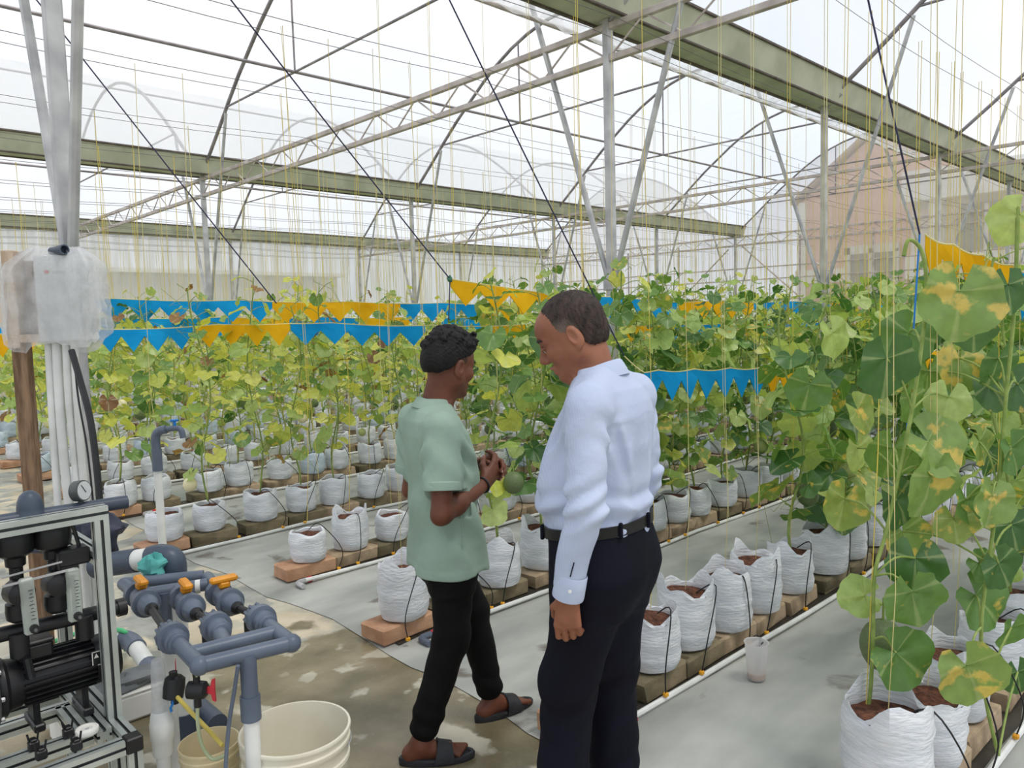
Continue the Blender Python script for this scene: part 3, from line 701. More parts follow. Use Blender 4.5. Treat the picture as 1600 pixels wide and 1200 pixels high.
def leaf_matrix(pos, tip, nrm, size):
    y = Vector(tip).normalized(); z = Vector(nrm); z = (z - y*z.dot(y))
    z = z.normalized() if z.length > 1e-4 else y.orthogonal().normalized()
    x = y.cross(z)
    return Matrix(((x.x*size, y.x*size, z.x*size, pos[0]), (x.y*size, y.y*size, z.y*size, pos[1]), (x.z*size, y.z*size, z.z*size, pos[2]), (0, 0, 0, 1)))
KIND = {'green': ([0, 0, 0, 1, 1, 2, 2, 4], .082, .125), 'mid': ([0, 0, 2, 2, 2, 3, 1, 4], .066, .10), 'yellow': ([3, 3, 3, 3, 2, 2, 2, 3, 4, 3, 2, 5, 0], .06, .096)}
def vine(rn, kind, h, z0=.3, dens=1.0, low=.5):
    """one trained vine: list of (matrix, variant, rnd, material) and stem paths, local to the bag centre at ground"""
    mats_, s0, s1 = KIND[kind]
    ph = rn.uniform(0, 6.28); path = []; z = z0; n = 14
    for k in range(n+1):
        f = k/n; path.append(Vector((.05*math.sin(f*7+ph)*min(1, f*4), .05*math.cos(f*6+ph*1.3)*min(1, f*4), z0+(h-z0)*f)))
    leaves = []; pets = []; zz = low; a = rn.uniform(0, 6.28)
    while zz < h:
        f = (zz-z0)/(h-z0); i = min(int(f*n), n-1); t = f*n-i; p = path[i].lerp(path[i+1], t)
        a += 2.4+rn.uniform(-.5, .5); up = rn.uniform(.15, .75); L = rn.uniform(.07, .17)
        out = Vector((math.cos(a), math.sin(a), 0)); e = p+out*L+Vector((0, 0, up*L))
        size = rn.uniform(s0, s1)*(1.0 if zz < h-.25 else .7)*1.45
        dn = rn.uniform(-.95, .15); tip = (out*rn.uniform(.4, 1)+Vector((rn.uniform(-.35, .35), rn.uniform(-.35, .35), dn)))
        nrm = Vector((out.x*.55+rn.uniform(-.45, .45), out.y*.55+rn.uniform(-.45, .45), rn.uniform(.35, 1.0)))
        leaves.append((leaf_matrix(e, tip, nrm, size), rn.randrange(6), rn.random(), rn.choice(mats_)))
        pets.append([p, p.lerp(e, .55)+Vector((0, 0, .015)), e])
        zz += rn.uniform(.05, .1)/dens
    return path, pets, leaves
def stem_mb(path, pets, rn, thin=False, far=False):
    b = MB(); n = 4 if far else 6
    b.tube(path, [.0075-.003*i/len(path) for i in range(len(path))], n, caps=False)
    for q in pets: b.tube(q if far else smoothpath(q, 3), .0028 if not far else .003, 3 if far else 5, caps=False)
    if not far:
        for _ in range(7):   # curling tendrils
            p = path[rn.randrange(3, len(path))]; a = rn.uniform(0, 6.28); pts = []
            for k in range(10): 
                r = .02+.016*k; pts.append(p+Vector((math.cos(a+.25*k*math.sin(k))*r, math.sin(a)*r, -.006*k*k*rn.uniform(.2, 1)+.02*k)))
            b.tube(pts, .0016, 4, caps=False)
    return b
def twine_mb(h, rn, r=.0022):
    w = rn.uniform(-.05, .05); b = MB()
    b.tube([(0, .0, 3.45), (w*.3, .01, 2.6), (w, .0, h), (w*.4, -.015, h*.6), (0, 0, .33)], r, 4, caps=False)
    if rn.random() < .5: b.tube([(0, .02, 3.45), (w*.5+.03, .04, 2.4), (w+.03, .03, 1.2), (w+.06, .02, .6)], r*.8, 4, caps=False)
    return b
# melons
def melon_mat(name, c1, c2, net):
    M = bpy.data.materials.new(name); M.use_nodes = True; nt = M.node_tree; b = nt.nodes['Principled BSDF']; N = nt.nodes; L = nt.links
    tc = N.new('ShaderNodeTexCoord'); vo = N.new('ShaderNodeTexVoronoi'); vo.feature = 'DISTANCE_TO_EDGE'; vo.inputs['Scale'].default_value = 60
    L.new(tc.outputs['Object'], vo.inputs['Vector']); rp = N.new('ShaderNodeValToRGB'); rp.color_ramp.elements[0].position = 0.02; rp.color_ramp.elements[1].position = 0.1
    rp.color_ramp.elements[0].color = net; rp.color_ramp.elements[1].color = c1; L.new(vo.outputs['Distance'], rp.inputs['Fac'])
    nz = N.new('ShaderNodeTexNoise'); nz.inputs['Scale'].default_value = 12; L.new(tc.outputs['Object'], nz.inputs['Vector'])
    mx = N.new('ShaderNodeMix'); mx.data_type = 'RGBA'; L.new(nz.outputs['Fac'], mx.inputs['Factor']); L.new(rp.outputs['Color'], mx.inputs['A']); mx.inputs['B'].default_value = c2
    L.new(mx.outputs['Result'], b.inputs['Base Color']); b.inputs['Roughness'].default_value = .55; return M
M_MELG = melon_mat('green_netted_rind', C(92, 112, 66), C(74, 96, 58), C(150, 158, 110))
M_MELP = melon_mat('pale_rind', C(176, 184, 116), C(156, 168, 100), C(206, 206, 150))
M_MELC = melon_mat('cream_rind', C(236, 228, 186), C(222, 212, 164), C(240, 234, 200))
def melon_mesh(m_):
    prof = []
    for k in range(13):
        t = math.pi*k/12; prof.append((max(.002, math.sin(t)*(1+.03*math.cos(2*t))), -math.cos(t)*1.06-1.06))
    b = MB(); b.lathe(prof, 20, cap0=False, cap1=False, fn=lambda a, h: 1+.012*math.cos(10*a)); return b.mesh('melon', m_)
MEL = [melon_mesh(q) for q in (M_MELG, M_MELP, M_MELC)]
mel_stalk = MB().tube([(0, 0, -.02), (.05, .02, .25), (.02, .0, .9)], .06, 5).mesh('fruit_stalk', M_STEM)

def kind_of(rw, x, rn):
    if rw <= 3.3: return 'green' if rn.random() < .8 else 'mid'
    if rw < 5: return 'green' if rn.random() < .35 else 'mid'
    px = proj((x, rw, 1.2))[0]
    u = rn.random()
    if px < 560: return 'yellow' if u < .84 else 'mid'
    if px < 760: return 'yellow' if u < .5 else 'mid'
    return 'mid' if u < .6 else ('green' if u < .78 else 'yellow')
PL = []
for (x, y, ri, i, d) in order:
    rw = ROWS[ri]
    if x < PLANT0.get(rw, 2.0): continue
    if rw == 5.72 and x < 6 and rnd.random() < .42: continue
    if rw == 4.47 and x < 4.2 and rnd.random() < .35: continue
    if rnd.random() < .04 or (rw == 0.85 and x < 3.3): continue
    PL.append((x, y, ri, i, d))
DETAIL = 8.6
templates = {}
for kd in KIND:
    templates[kd] = []
    for s in range(6):
        rn = random.Random(hash(kd) % 1 + s*13 + len(kd)*101); h = 1.95+rn.uniform(-.25, .15) if kd != 'yellow' else 1.85+rn.uniform(-.3, .2)
        path, pets, lv = vine(rn, kd, h, dens=1.3 if kd != 'yellow' else 1.5, low=.5)
        fo = Foliage()
        for (M4, k, r, mi) in lv: fo.leaf(M4, k, r, mi)
        templates[kd].append((fo.mesh('foliage'), stem_mb(path, pets, rn, far=True).mesh('stem', M_STEM if kd != 'yellow' else M_STEMY), lv, path))
tw_meshes = [twine_mb(1.9, random.Random(i), .0026).mesh('twine', M_TWINE if i % 2 else M_TWINE2) for i in range(6)]
MELON_AT = []
nplant = 0; far_fo = Foliage(); far_tw = MB()
for (x, y, ri, i, d) in PL:
    rw = ROWS[ri]; rn = random.Random(int(x*1000)+ri*7919); kd = kind_of(rw, x, rn)
    nm = {'green': 'leafy green', 'mid': 'light green', 'yellow': 'yellowing'}[kd]
    lab = '%s melon vine rising from the %s bag of the %s' % (nm, nth(i), ROWD[ri])
    if nplant < 300:
        root = empty('melon_vine', (x, y, MAT_H), 0); nplant += 1
        tag(root, lab, 'melon vine', 'melon vines trained on twine')
        if d < DETAIL:
            hh = 1.95+rn.uniform(-.25, .12)
            if rw < 2: hh = 1.72+rn.uniform(-.12, .1)
            elif rw < 4: hh = 1.8+rn.uniform(-.2, .12)
            dens = {0.85: 1.0, 1.93: 1.35, 3.22: 1.45, 4.47: 1.2}.get(rw, 1.5)
            lowz = .5
            if 1 < rw < 5 and x > 4.0: dens *= 1.45; lowz = .34
            path, pets, lv = vine(rn, kd, hh, dens=dens, low=lowz)
            stem_mb(path, pets, rn).build('stem', M_STEM, root)
            for (M4, k, r, mi) in lv:
                o = link('leaf', LEAF[mi][k % 4], root); o.matrix_local = M4
            twine_mb(hh, rn, .0015 if d < 4.5 else .0021).build('twine', M_TWINE if rn.random() < .7 else M_TWINE2, root)
        else:
            T = templates[kd][rn.randrange(6)]; rz = rn.uniform(0, 6.28); root.rotation_euler.z = rz
            k = rn.uniform(.88, 1.08); 
            a = link('foliage', T[0], root); a.scale = (1, 1, k); a['kind'] = 'stuff'
            b = link('stem', T[1], root); b.scale = (1, 1, k)
            link('twine', tw_meshes[rn.randrange(6)], root)
        if rn.random() < (.55 if kd != 'yellow' else .5):
            s = rn.uniform(.05, .072) if kd != 'yellow' else rn.uniform(.04, .06)
            mz = rn.uniform(.42, .95); an = rn.uniform(0, 6.28)
            mo = link('melon', MEL[(0 if rn.random() < .6 else 1) if kd != 'yellow' else rn.choice((1, 2, 2))], root, (.12*math.cos(an), .12*math.sin(an), mz)); mo.scale = (s, s, s)
            st = link('fruit_stalk', mel_stalk, mo)
    else:
        T = templates[kd][rn.randrange(6)]; Mx = Matrix.Translation((x, y, MAT_H)) @ Matrix.Rotation(rn.uniform(0, 6.28), 4, 'Z')
        for q, (M4, k, r, mi) in enumerate(T[2]):
            if q % 3 != 2: far_fo.leaf(Mx @ M4, k, r, mi)
        far_tw.tube([(x, y, 3.45), (x+rn.uniform(-.04, .04), y, 1.8), (x, y, .35)], .004, 3, caps=False)
tag(link('distant_melon_foliage', far_fo.mesh('distant_melon_foliage')), 'mass of distant melon leaves in the rearmost rows', 'foliage', kind='stuff')
tag(far_tw.build('distant_twine', M_TWINE2), 'many distant yellow support strings above the rearmost rows', 'twine', kind='stuff')
# loose strings hanging over bags without plants
ns = 0
for (x, y, ri, i, d) in order:
    rw = ROWS[ri]
    if (x, y, ri, i, d) in PL or d > 9: continue
    rn = random.Random(int(x*777)+ri)
    o = twine_mb(1.2, rn, .0014 if d < 4.5 else .002).build('hanging_twine', M_TWINE2 if rn.random() < .5 else M_TWINE, None, (x, y, MAT_H))
    tag(o, 'loose yellow twine over the bare %s bag of the %s' % (nth(i), ROWD[ri]), 'twine', 'loose hanging twines'); ns += 1

# ================================================================ people (smooth implicit surfaces turned into one mesh each)
class Sdf:
    def __init__(s, lo, hi, res):
        s.lo = np.array(lo, np.float32); s.res = res; s.n = np.ceil((np.array(hi)-np.array(lo))/res).astype(int)+1
        s.g = np.full(s.n, 1e3, np.float32)
        s.ax = [s.lo[i]+res*np.arange(s.n[i], dtype=np.float32) for i in range(3)]
    def sub(s, lo, hi):
        i0 = np.clip(np.floor((np.array(lo)-s.lo)/s.res).astype(int), 0, s.n-1); i1 = np.clip(np.ceil((np.array(hi)-s.lo)/s.res).astype(int)+1, 1, s.n)
        sl = tuple(slice(a, max(b, a+1)) for a, b in zip(i0, i1))
        return sl, s.ax[0][sl[0]][:, None, None], s.ax[1][sl[1]][None, :, None], s.ax[2][sl[2]][None, None, :]
    def put(s, sl, d, k, op):
        g = s.g[sl]; d = d.astype(np.float32)
        if op == 'add':
            if k > 0:
                h = np.clip(.5+.5*(g-d)/k, 0, 1); r = g*(1-h)+d*h-k*h*(1-h); r = np.where(g > 100, d, r)
            else: r = np.minimum(g, d)
        elif op == 'cut':
            d = -d
            if k > 0: h = np.clip(.5-.5*(g-d)/k, 0, 1); r = g*(1-h)+d*h+k*h*(1-h)
            else: r = np.maximum(g, d)
        s.g[sl] = r
    def cap(s, a, b, ra, rb=None, k=.015, op='add'):
        a = np.array(a, float); b = np.array(b, float); rb = ra if rb is None else rb; m_ = max(ra, rb)+k+3*s.res
        sl, X, Y, Z = s.sub(np.minimum(a, b)-m_, np.maximum(a, b)+m_); ab = b-a; L2 = float(ab@ab)+1e-12
        t = np.clip(((X-a[0])*ab[0]+(Y-a[1])*ab[1]+(Z-a[2])*ab[2])/L2, 0, 1)
        d = np.sqrt((X-a[0]-ab[0]*t)**2+(Y-a[1]-ab[1]*t)**2+(Z-a[2]-ab[2]*t)**2)-(ra+(rb-ra)*t)
        s.put(sl, d, k, op)
    def ell(s, c, r, rot=None, k=.015, op='add'):
        c = np.array(c, float); r = np.array(r, float); m_ = r.max()+k+3*s.res
        sl, X, Y, Z = s.sub(c-m_, c+m_); x, y, z = X-c[0], Y-c[1], Z-c[2]
        if rot is not None:
            q = np.array(rot); x, y, z = (q[0, 0]*x+q[1, 0]*y+q[2, 0]*z, q[0, 1]*x+q[1, 1]*y+q[2, 1]*z, q[0, 2]*x+q[1, 2]*y+q[2, 2]*z)
        k0 = np.sqrt((x/r[0])**2+(y/r[1])**2+(z/r[2])**2); k1 = np.sqrt((x/r[0]**2)**2+(y/r[1]**2)**2+(z/r[2]**2)**2)+1e-9
        s.put(sl, k0*(k0-1)/k1, k, op)
    def stack(s, rows, k=.02, p=2.4, op='add'):
        # rows: (z, cx, cy, rx, ry)
        rows = np.array(sorted(rows), float); m_ = k+4*s.res
        lo = [(rows[:, 1]-rows[:, 3]).min()-m_, (rows[:, 2]-rows[:, 4]).min()-m_, rows[0, 0]-m_]; hi = [(rows[:, 1]+rows[:, 3]).max()+m_, (rows[:, 2]+rows[:, 4]).max()+m_, rows[-1, 0]+m_]
        sl, X, Y, Z = s.sub(lo, hi); zz = Z.ravel()
        def sm(c):
            t = np.interp(zz, rows[:, 0], rows[:, c]); return t[None, None, :]
        cx, cy, rx, ry = sm(1), sm(2), sm(3), sm(4)
        q = (np.abs((X-cx)/rx)**p+np.abs((Y-cy)/ry)**p)**(1/p)
        d = (q-1)*np.minimum(rx, ry); d = np.maximum(d, np.maximum(rows[0, 0]-Z, Z-rows[-1, 0]))
        s.put(sl, d, k, op)
    def disp(s, fn, band=.04):
        idx = np.nonzero(np.abs(s.g) < band)
        s.g[idx] += fn(s.ax[0][idx[0]], s.ax[1][idx[1]], s.ax[2][idx[2]]).astype(np.float32)
    def field(s, fn):
        s.g = np.maximum(s.g, fn(s.ax[0][:, None, None], s.ax[1][None, :, None], s.ax[2][None, None, :]).astype(np.float32))
    def mesh(s, name, m_, relax=1):
        g = s.g; n = s.n; ins = g < 0
        c = np.zeros(n-1, np.int8)
        for dx in (0, 1):
            for dy in (0, 1):
                for dz in (0, 1): c += ins[dx:n[0]-1+dx, dy:n[1]-1+dy, dz:n[2]-1+dz]
        act = np.nonzero((c > 0) & (c < 8)); N = len(act[0]); vid = np.full(n-1, -1, np.int64); vid[act] = np.arange(N)
        A = np.stack(act, 1); acc = np.zeros((N, 3)); cnt = np.zeros(N)
        cor = [(0, 0, 0), (1, 0, 0), (0, 1, 0), (1, 1, 0), (0, 0, 1), (1, 0, 1), (0, 1, 1), (1, 1, 1)]
        val = [g[A[:, 0]+q[0], A[:, 1]+q[1], A[:, 2]+q[2]] for q in cor]
        for a in range(8):
            for b in range(a+1, 8):
                if sum(abs(cor[a][i]-cor[b][i]) for i in range(3)) != 1: continue
                va, vb = val[a], val[b]; m2 = (va < 0) != (vb < 0); t = np.where(m2, va/(va-vb+1e-12), 0)
                pa = np.array(cor[a]); pb = np.array(cor[b]); acc += m2[:, None]*(pa+(pb-pa)*t[:, None]); cnt += m2
        V = s.lo+s.res*(A+acc/np.maximum(cnt, 1)[:, None]); Q = []
        for ax in range(3):
            o = [0, 0, 0]; o[ax] = 1; e1 = (ax+1) % 3; e2 = (ax+2) % 3
            s0 = ins[:n[0]-o[0], :n[1]-o[1], :n[2]-o[2]]; s1 = ins[o[0]:, o[1]:, o[2]:]
            E = np.argwhere(s0 != s1); 
            E = E[(E[:, e1] > 0) & (E[:, e2] > 0) & (E[:, e1] < n[e1]-1) & (E[:, e2] < n[e2]-1)]
            f = s0[E[:, 0], E[:, 1], E[:, 2]]
            def v(d1, d2):
                q = E.copy(); q[:, e1] += d1; q[:, e2] += d2; return vid[q[:, 0], q[:, 1], q[:, 2]]
            a, b, c_, d = v(-1, -1), v(0, -1), v(0, 0), v(-1, 0); qd = np.stack([a, b, c_, d], 1); qd[~f] = qd[~f][:, ::-1]; Q.append(qd)
        Q = np.concatenate(Q); Q = Q[(Q >= 0).all(1)]
        for _ in range(relax):
            sm = np.zeros_like(V); ct = np.zeros(len(V))
            for a, b in ((0, 1), (1, 2), (2, 3), (3, 0)):
                np.add.at(sm, Q[:, a], V[Q[:, b]]); np.add.at(ct, Q[:, a], 1); np.add.at(sm, Q[:, b], V[Q[:, a]]); np.add.at(ct, Q[:, b], 1)
            V = V*.5+.5*sm/np.maximum(ct, 1)[:, None]
        me = bpy.data.meshes.new(name); me.vertices.add(len(V)); me.vertices.foreach_set('co', V.astype(np.float32).ravel())
        me.loops.add(len(Q)*4); me.loops.foreach_set('vertex_index', Q.astype(np.int32).ravel())
        me.polygons.add(len(Q)); me.polygons.foreach_set('loop_start', np.arange(0, len(Q)*4, 4, dtype=np.int32))
        me.polygons.foreach_set('use_smooth', np.ones(len(Q), bool)); me.materials.append(m_); me.update(calc_edges=True); me.validate(); return me

def skin_mat(name, c1, c2, rough=.5):
    M = mat(name, c1, c2, rough=rough, scale=9, bump=.15, bscale=220, bdist=.001, spec=.35); return M
M_SKINA = skin_mat('tan_skin', C(152, 100, 76), C(130, 80, 59))
M_SKINB = skin_mat('brown_skin', C(114, 68, 49), C(94, 54, 38))
def cloth_mat(name, c1, c2, stripe=0, bump=.35):
    M = mat(name, c1, c2, rough=.8, scale=3.2, bump=bump, bscale=14, bdist=.012, spec=.2)
    nt = M.node_tree; b = nt.nodes['Principled BSDF']; b.inputs['Sheen Weight'].default_value = 0.0
    if stripe:
        tc = nt.nodes.new('ShaderNodeTexCoord'); w = nt.nodes.new('ShaderNodeTexWave'); w.inputs['Scale'].default_value = stripe; w.bands_direction = 'DIAGONAL'
        mp = nt.nodes.new('ShaderNodeMapping'); mp.inputs['Scale'].default_value = (1, 1, 0); nt.links.new(tc.outputs['Object'], mp.inputs['Vector']); nt.links.new(mp.outputs['Vector'], w.inputs['Vector'])
        src = b.inputs['Base Color'].links[0].from_socket; mx = nt.nodes.new('ShaderNodeMix'); mx.data_type = 'RGBA'; mx.blend_type = 'MULTIPLY'
        mr = nt.nodes.new('ShaderNodeMapRange'); mr.inputs['From Min'].default_value = .75; mr.inputs['From Max'].default_value = 1; mr.inputs['To Max'].default_value = .16; nt.links.new(w.outputs['Fac'], mr.inputs['Value'])
        nt.links.new(mr.outputs[0], mx.inputs['Factor']); nt.links.new(src, mx.inputs['A']); mx.inputs['B'].default_value = C(190, 200, 228); nt.links.new(mx.outputs['Result'], b.inputs['Base Color'])
    return M
M_SHIRT = cloth_mat('pale_blue_cotton', C(192, 202, 225), C(182, 192, 217), stripe=90, bump=.55)
M_NAVY = cloth_mat('navy_cloth', C(15, 17, 34), C(9, 10, 22), bump=.3)
M_MINT = cloth_mat('mint_jersey', C(152, 174, 159), C(142, 164, 149), bump=.45)
M_BLACKC = cloth_mat('black_cloth', C(11, 11, 12), C(7, 7, 8), bump=.3)
M_LEATHER = mat('black_leather', C(26, 25, 26), C(18, 18, 18), rough=.4, scale=20)
M_RUBBER = mat('black_rubber', C(44, 44, 48), C(34, 34, 38), rough=.6, scale=20, bump=.3, bscale=150)
def hair_mat(name, c1, c2):
    M = mat(name, c1, c2, rough=.6, scale=60, bump=.9, bscale=160, bdist=.004, stretch=(1, 1, .35), spec=.3); return M
M_HAIRM = hair_mat('greying_brown_hair', C(66, 52, 46), C(36, 27, 24))
M_HAIRG = hair_mat('grey_temple_hair', C(104, 88, 78), C(62, 50, 44))
M_HAIRB = hair_mat('black_hair', C(22, 20, 20), C(8, 8, 9))
M_EYEW = mat('eye_white', C(210, 205, 198), rough=.3); M_EYED = mat('dark_iris', C(30, 20, 16), rough=.2)
M_LIP = mat('lip_skin', C(160, 92, 80), C(146, 82, 70), rough=.45)
M_NAIL = mat('finger_nail', C(206, 168, 146), rough=.35)

def rotm(yaw=0, pitch=0, roll=0):
    return (Matrix.Rotation(yaw, 3, 'Z') @ Matrix.Rotation(pitch, 3, 'Y') @ Matrix.Rotation(roll, 3, 'X'))
def head(S, c, Rm, sc=1.0, fat=0.0):
    c = Vector(c); T = lambda p: c+(Rm @ Vector(p))*sc; q = np.array(Rm)
    E = lambda p, r, k=.02, op='add', rr=None: S.ell(T(p), np.array(r)*sc, q if rr is None else np.array(Rm @ rr), k*sc, op)
    K = lambda a, b, ra, rb=None, k=.012, op='add': S.cap(T(a), T(b), ra*sc, (ra if rb is None else rb)*sc, k*sc, op)
    E((-.012, 0, .035), (.098, .077, .088)); E((.03, 0, -.025), (.062, .06+fat, .082), .03)
    E((.055, 0, .04), (.04, .058, .045), .03)
    for s in (-1, 1):
        K((.0, .054*s, -.055), (.062, .018*s, -.103), .02, .017, .03)
        K((-.005, .06*s, -.02), (.0, .055*s, -.06), .018, .018, .03)
        E((.06, .044*s, -.028), (.026, .022, .024), .025)
        K((.082, .018*s, .017), (.072, .05*s, .013), .0105, .009, .014)
        E((.089, .032*s, -.006), (.013, .017, .011), .012, 'cut')
        E((.079, .032*s, -.007), (.0135, .0155, .0115), .004)
        K((.098, .004*s, -.04), (.096, .013*s, -.042), .009, .0075, .006)
        ear = rotm(0, .25, 0) @ rotm(.35*s, 0, 0)
        E((-.016, .082*s, -.008), (.021, .0095, .036), .006, 'add', ear); E((-.009, .094*s, -.002), (.0125, .0095, .024), .003, 'cut', ear)
        K((-.012, .081*s, -.04), (-.006, .076*s, -.047), .009, .007, .006)
    K((.088, 0, .006), (.11, 0, -.034), .0095, .0125, .014); 
    E((.064, 0, -.104), (.022, .024, .017), .022)
    K((.090, -.014, -.068), (.090, .014, -.068), .0075, .0075, .007); K((.087, -.012, -.081), (.087, .012, -.081), .0085, .0085, .008)
    K((.094, -.016, -.0745), (.094, .016, -.0745), .0022, .0022, .003, 'cut')
    return T
def hand(S, w, d, dorsal, thumb, curl, size=1.0, spread=.0, tcurl=.5, nails=None):
    """w wrist, d finger direction, dorsal back-of-hand normal, thumb side direction; curl bends to the palm per joint"""
    w = Vector(w); d = Vector(d).normalized(); dn = Vector(dorsal); dn = (dn-d*dn.dot(d)).normalized(); th = d.cross(dn)
    if th.dot(Vector(thumb)) < 0: th = -th
    L = .092*size
    for i, o in enumerate((.031, .0105, -.0105, -.03)):
        kn = w+d*(L*(1, 1.02, .97, .9)[i])+th*(o*size)
        S.cap(w+th*(o*.6*size)+d*.01, kn, .0135*size, .0108*size, .014)
        ln = (.044, .048, .045, .036)[i]*size; p = kn; ang = 0; dirv = d+th*(o*spread)
        for j in range(3):
            ang += curl[i] if hasattr(curl[0], '__len__') is False and not isinstance(curl[i], tuple) else curl[i][j]
            v = (dirv*math.cos(ang)-dn*math.sin(ang)).normalized(); l = ln*(1, .68, .52)[j]; e = p+v*l
            S.cap(p, e, (.0098, .0088, .008)[j]*size, (.009, .008, .0066)[j]*size, .004); p = e
        if nails is not None: nails.append((p, v, (dn*math.cos(ang)+dirv*math.sin(ang)).normalized()))
    S.cap(w+d*.03, w+d*.07+th*.005, .017*size, .014*size, .02)
    b = w+d*.022*size+th*.02*size-dn*.004; m1 = b+(d*.62+th*.62-dn*.35).normalized()*.042*size; m2 = m1+(d*(.95)+th*(.25-tcurl*.5)-dn*.35*(1+tcurl)).normalized()*.033*size; m3 = m2+(d*.9-th*tcurl*.6-dn*.5).normalized()*.027*size
    S.cap(b, m1, .0165*size, .0115*size, .012); S.cap(m1, m2, .0108*size, .0098*size, .006); S.cap(m2, m3, .0098*size, .0075*size, .005)
    if nails is not None: nails.append((m3, (m3-m2).normalized(), th))
def band(name, rows, m_, parent, n=48, p=2.4, th=.004):
    # closed elliptical band, rows (z,cx,cy,rx,ry)
    b = MB(); V = []; F = []
    rr = [(z, cx, cy, rx+th, ry+th) for z, cx, cy, rx, ry in rows]+[(z, cx, cy, rx-.004, ry-.004) for z, cx, cy, rx, ry in reversed(rows)]
    for (z, cx, cy, rx, ry) in rr:
        for k in range(n):
            a = 2*math.pi*k/n; ca, sa = math.cos(a), math.sin(a)
            V.append((cx+rx*math.copysign(abs(ca)**(2/p), ca), cy+ry*math.copysign(abs(sa)**(2/p), sa), z))
    m2 = len(rr)
    for i in range(m2):
        for k in range(n): F.append((i*n+k, i*n+(k+1) % n, ((i+1) % m2)*n+(k+1) % n, ((i+1) % m2)*n+k))
    b.add(V, F, True); return b.build(name, m_, parent)
def collar(name, m_, parent, c, rx, ry, zb, zt, tilt, drop, flare, gap=.5, sub=None):
    """folded shirt collar: stand and fall, open towards +x"""
    n = 44; V = []; F = []
    for k in range(n+1):
        a = gap/2+(2*math.pi-gap)*k/n; f = abs(math.cos(a/2))  # 1 at front
        ca, sa = math.cos(a), math.sin(a); front = max(0, ca)
        zt_ = zt+tilt*(-ca)*.5-front*.012; zb_ = zb+tilt*(-ca)*.5; pt = drop*(1+.55*front**3)
        for (r_, z_) in ((0, zb_), (.002, zt_-.006), (.005, zt_), (.011, zt_-.004), (flare*.75, zt_-pt*.6), (flare, zt_-pt), (flare-.004, zt_-pt), (.006, zt_-.014)):
            V.append((c[0]+(rx+r_)*ca, c[1]+(ry+r_)*sa, z_))
    for k in range(n):
        for q in range(7): F.append((k*8+q, (k+1)*8+q, (k+1)*8+q+1, k*8+q+1))
        F.append((k*8+7, (k+1)*8+7, (k+1)*8, k*8))
    F.append(tuple(range(8))); F.append(tuple(n*8+q for q in reversed(range(8))))
    b = MB(); b.add(V, F, True); return b.build(name, m_, parent)
def nails_mb(lst, parent, size=1.0):
    for (p, v, n_) in lst:
        x = v.cross(n_); b = MB(); V = []
        for i in range(4):
            for j in range(4):
                u = (i/3-.5)*.010*size; w = (j/3-.6)*.010*size; V.append(p+x*u+v*w+n_*(.0072*size-.9*abs(u)**2*60))
        b.add(V, [(i*4+j, i*4+j+1, (i+1)*4+j+1, (i+1)*4+j) for i in range(3) for j in range(3)], True); b.build('finger_nail', M_NAIL, parent)

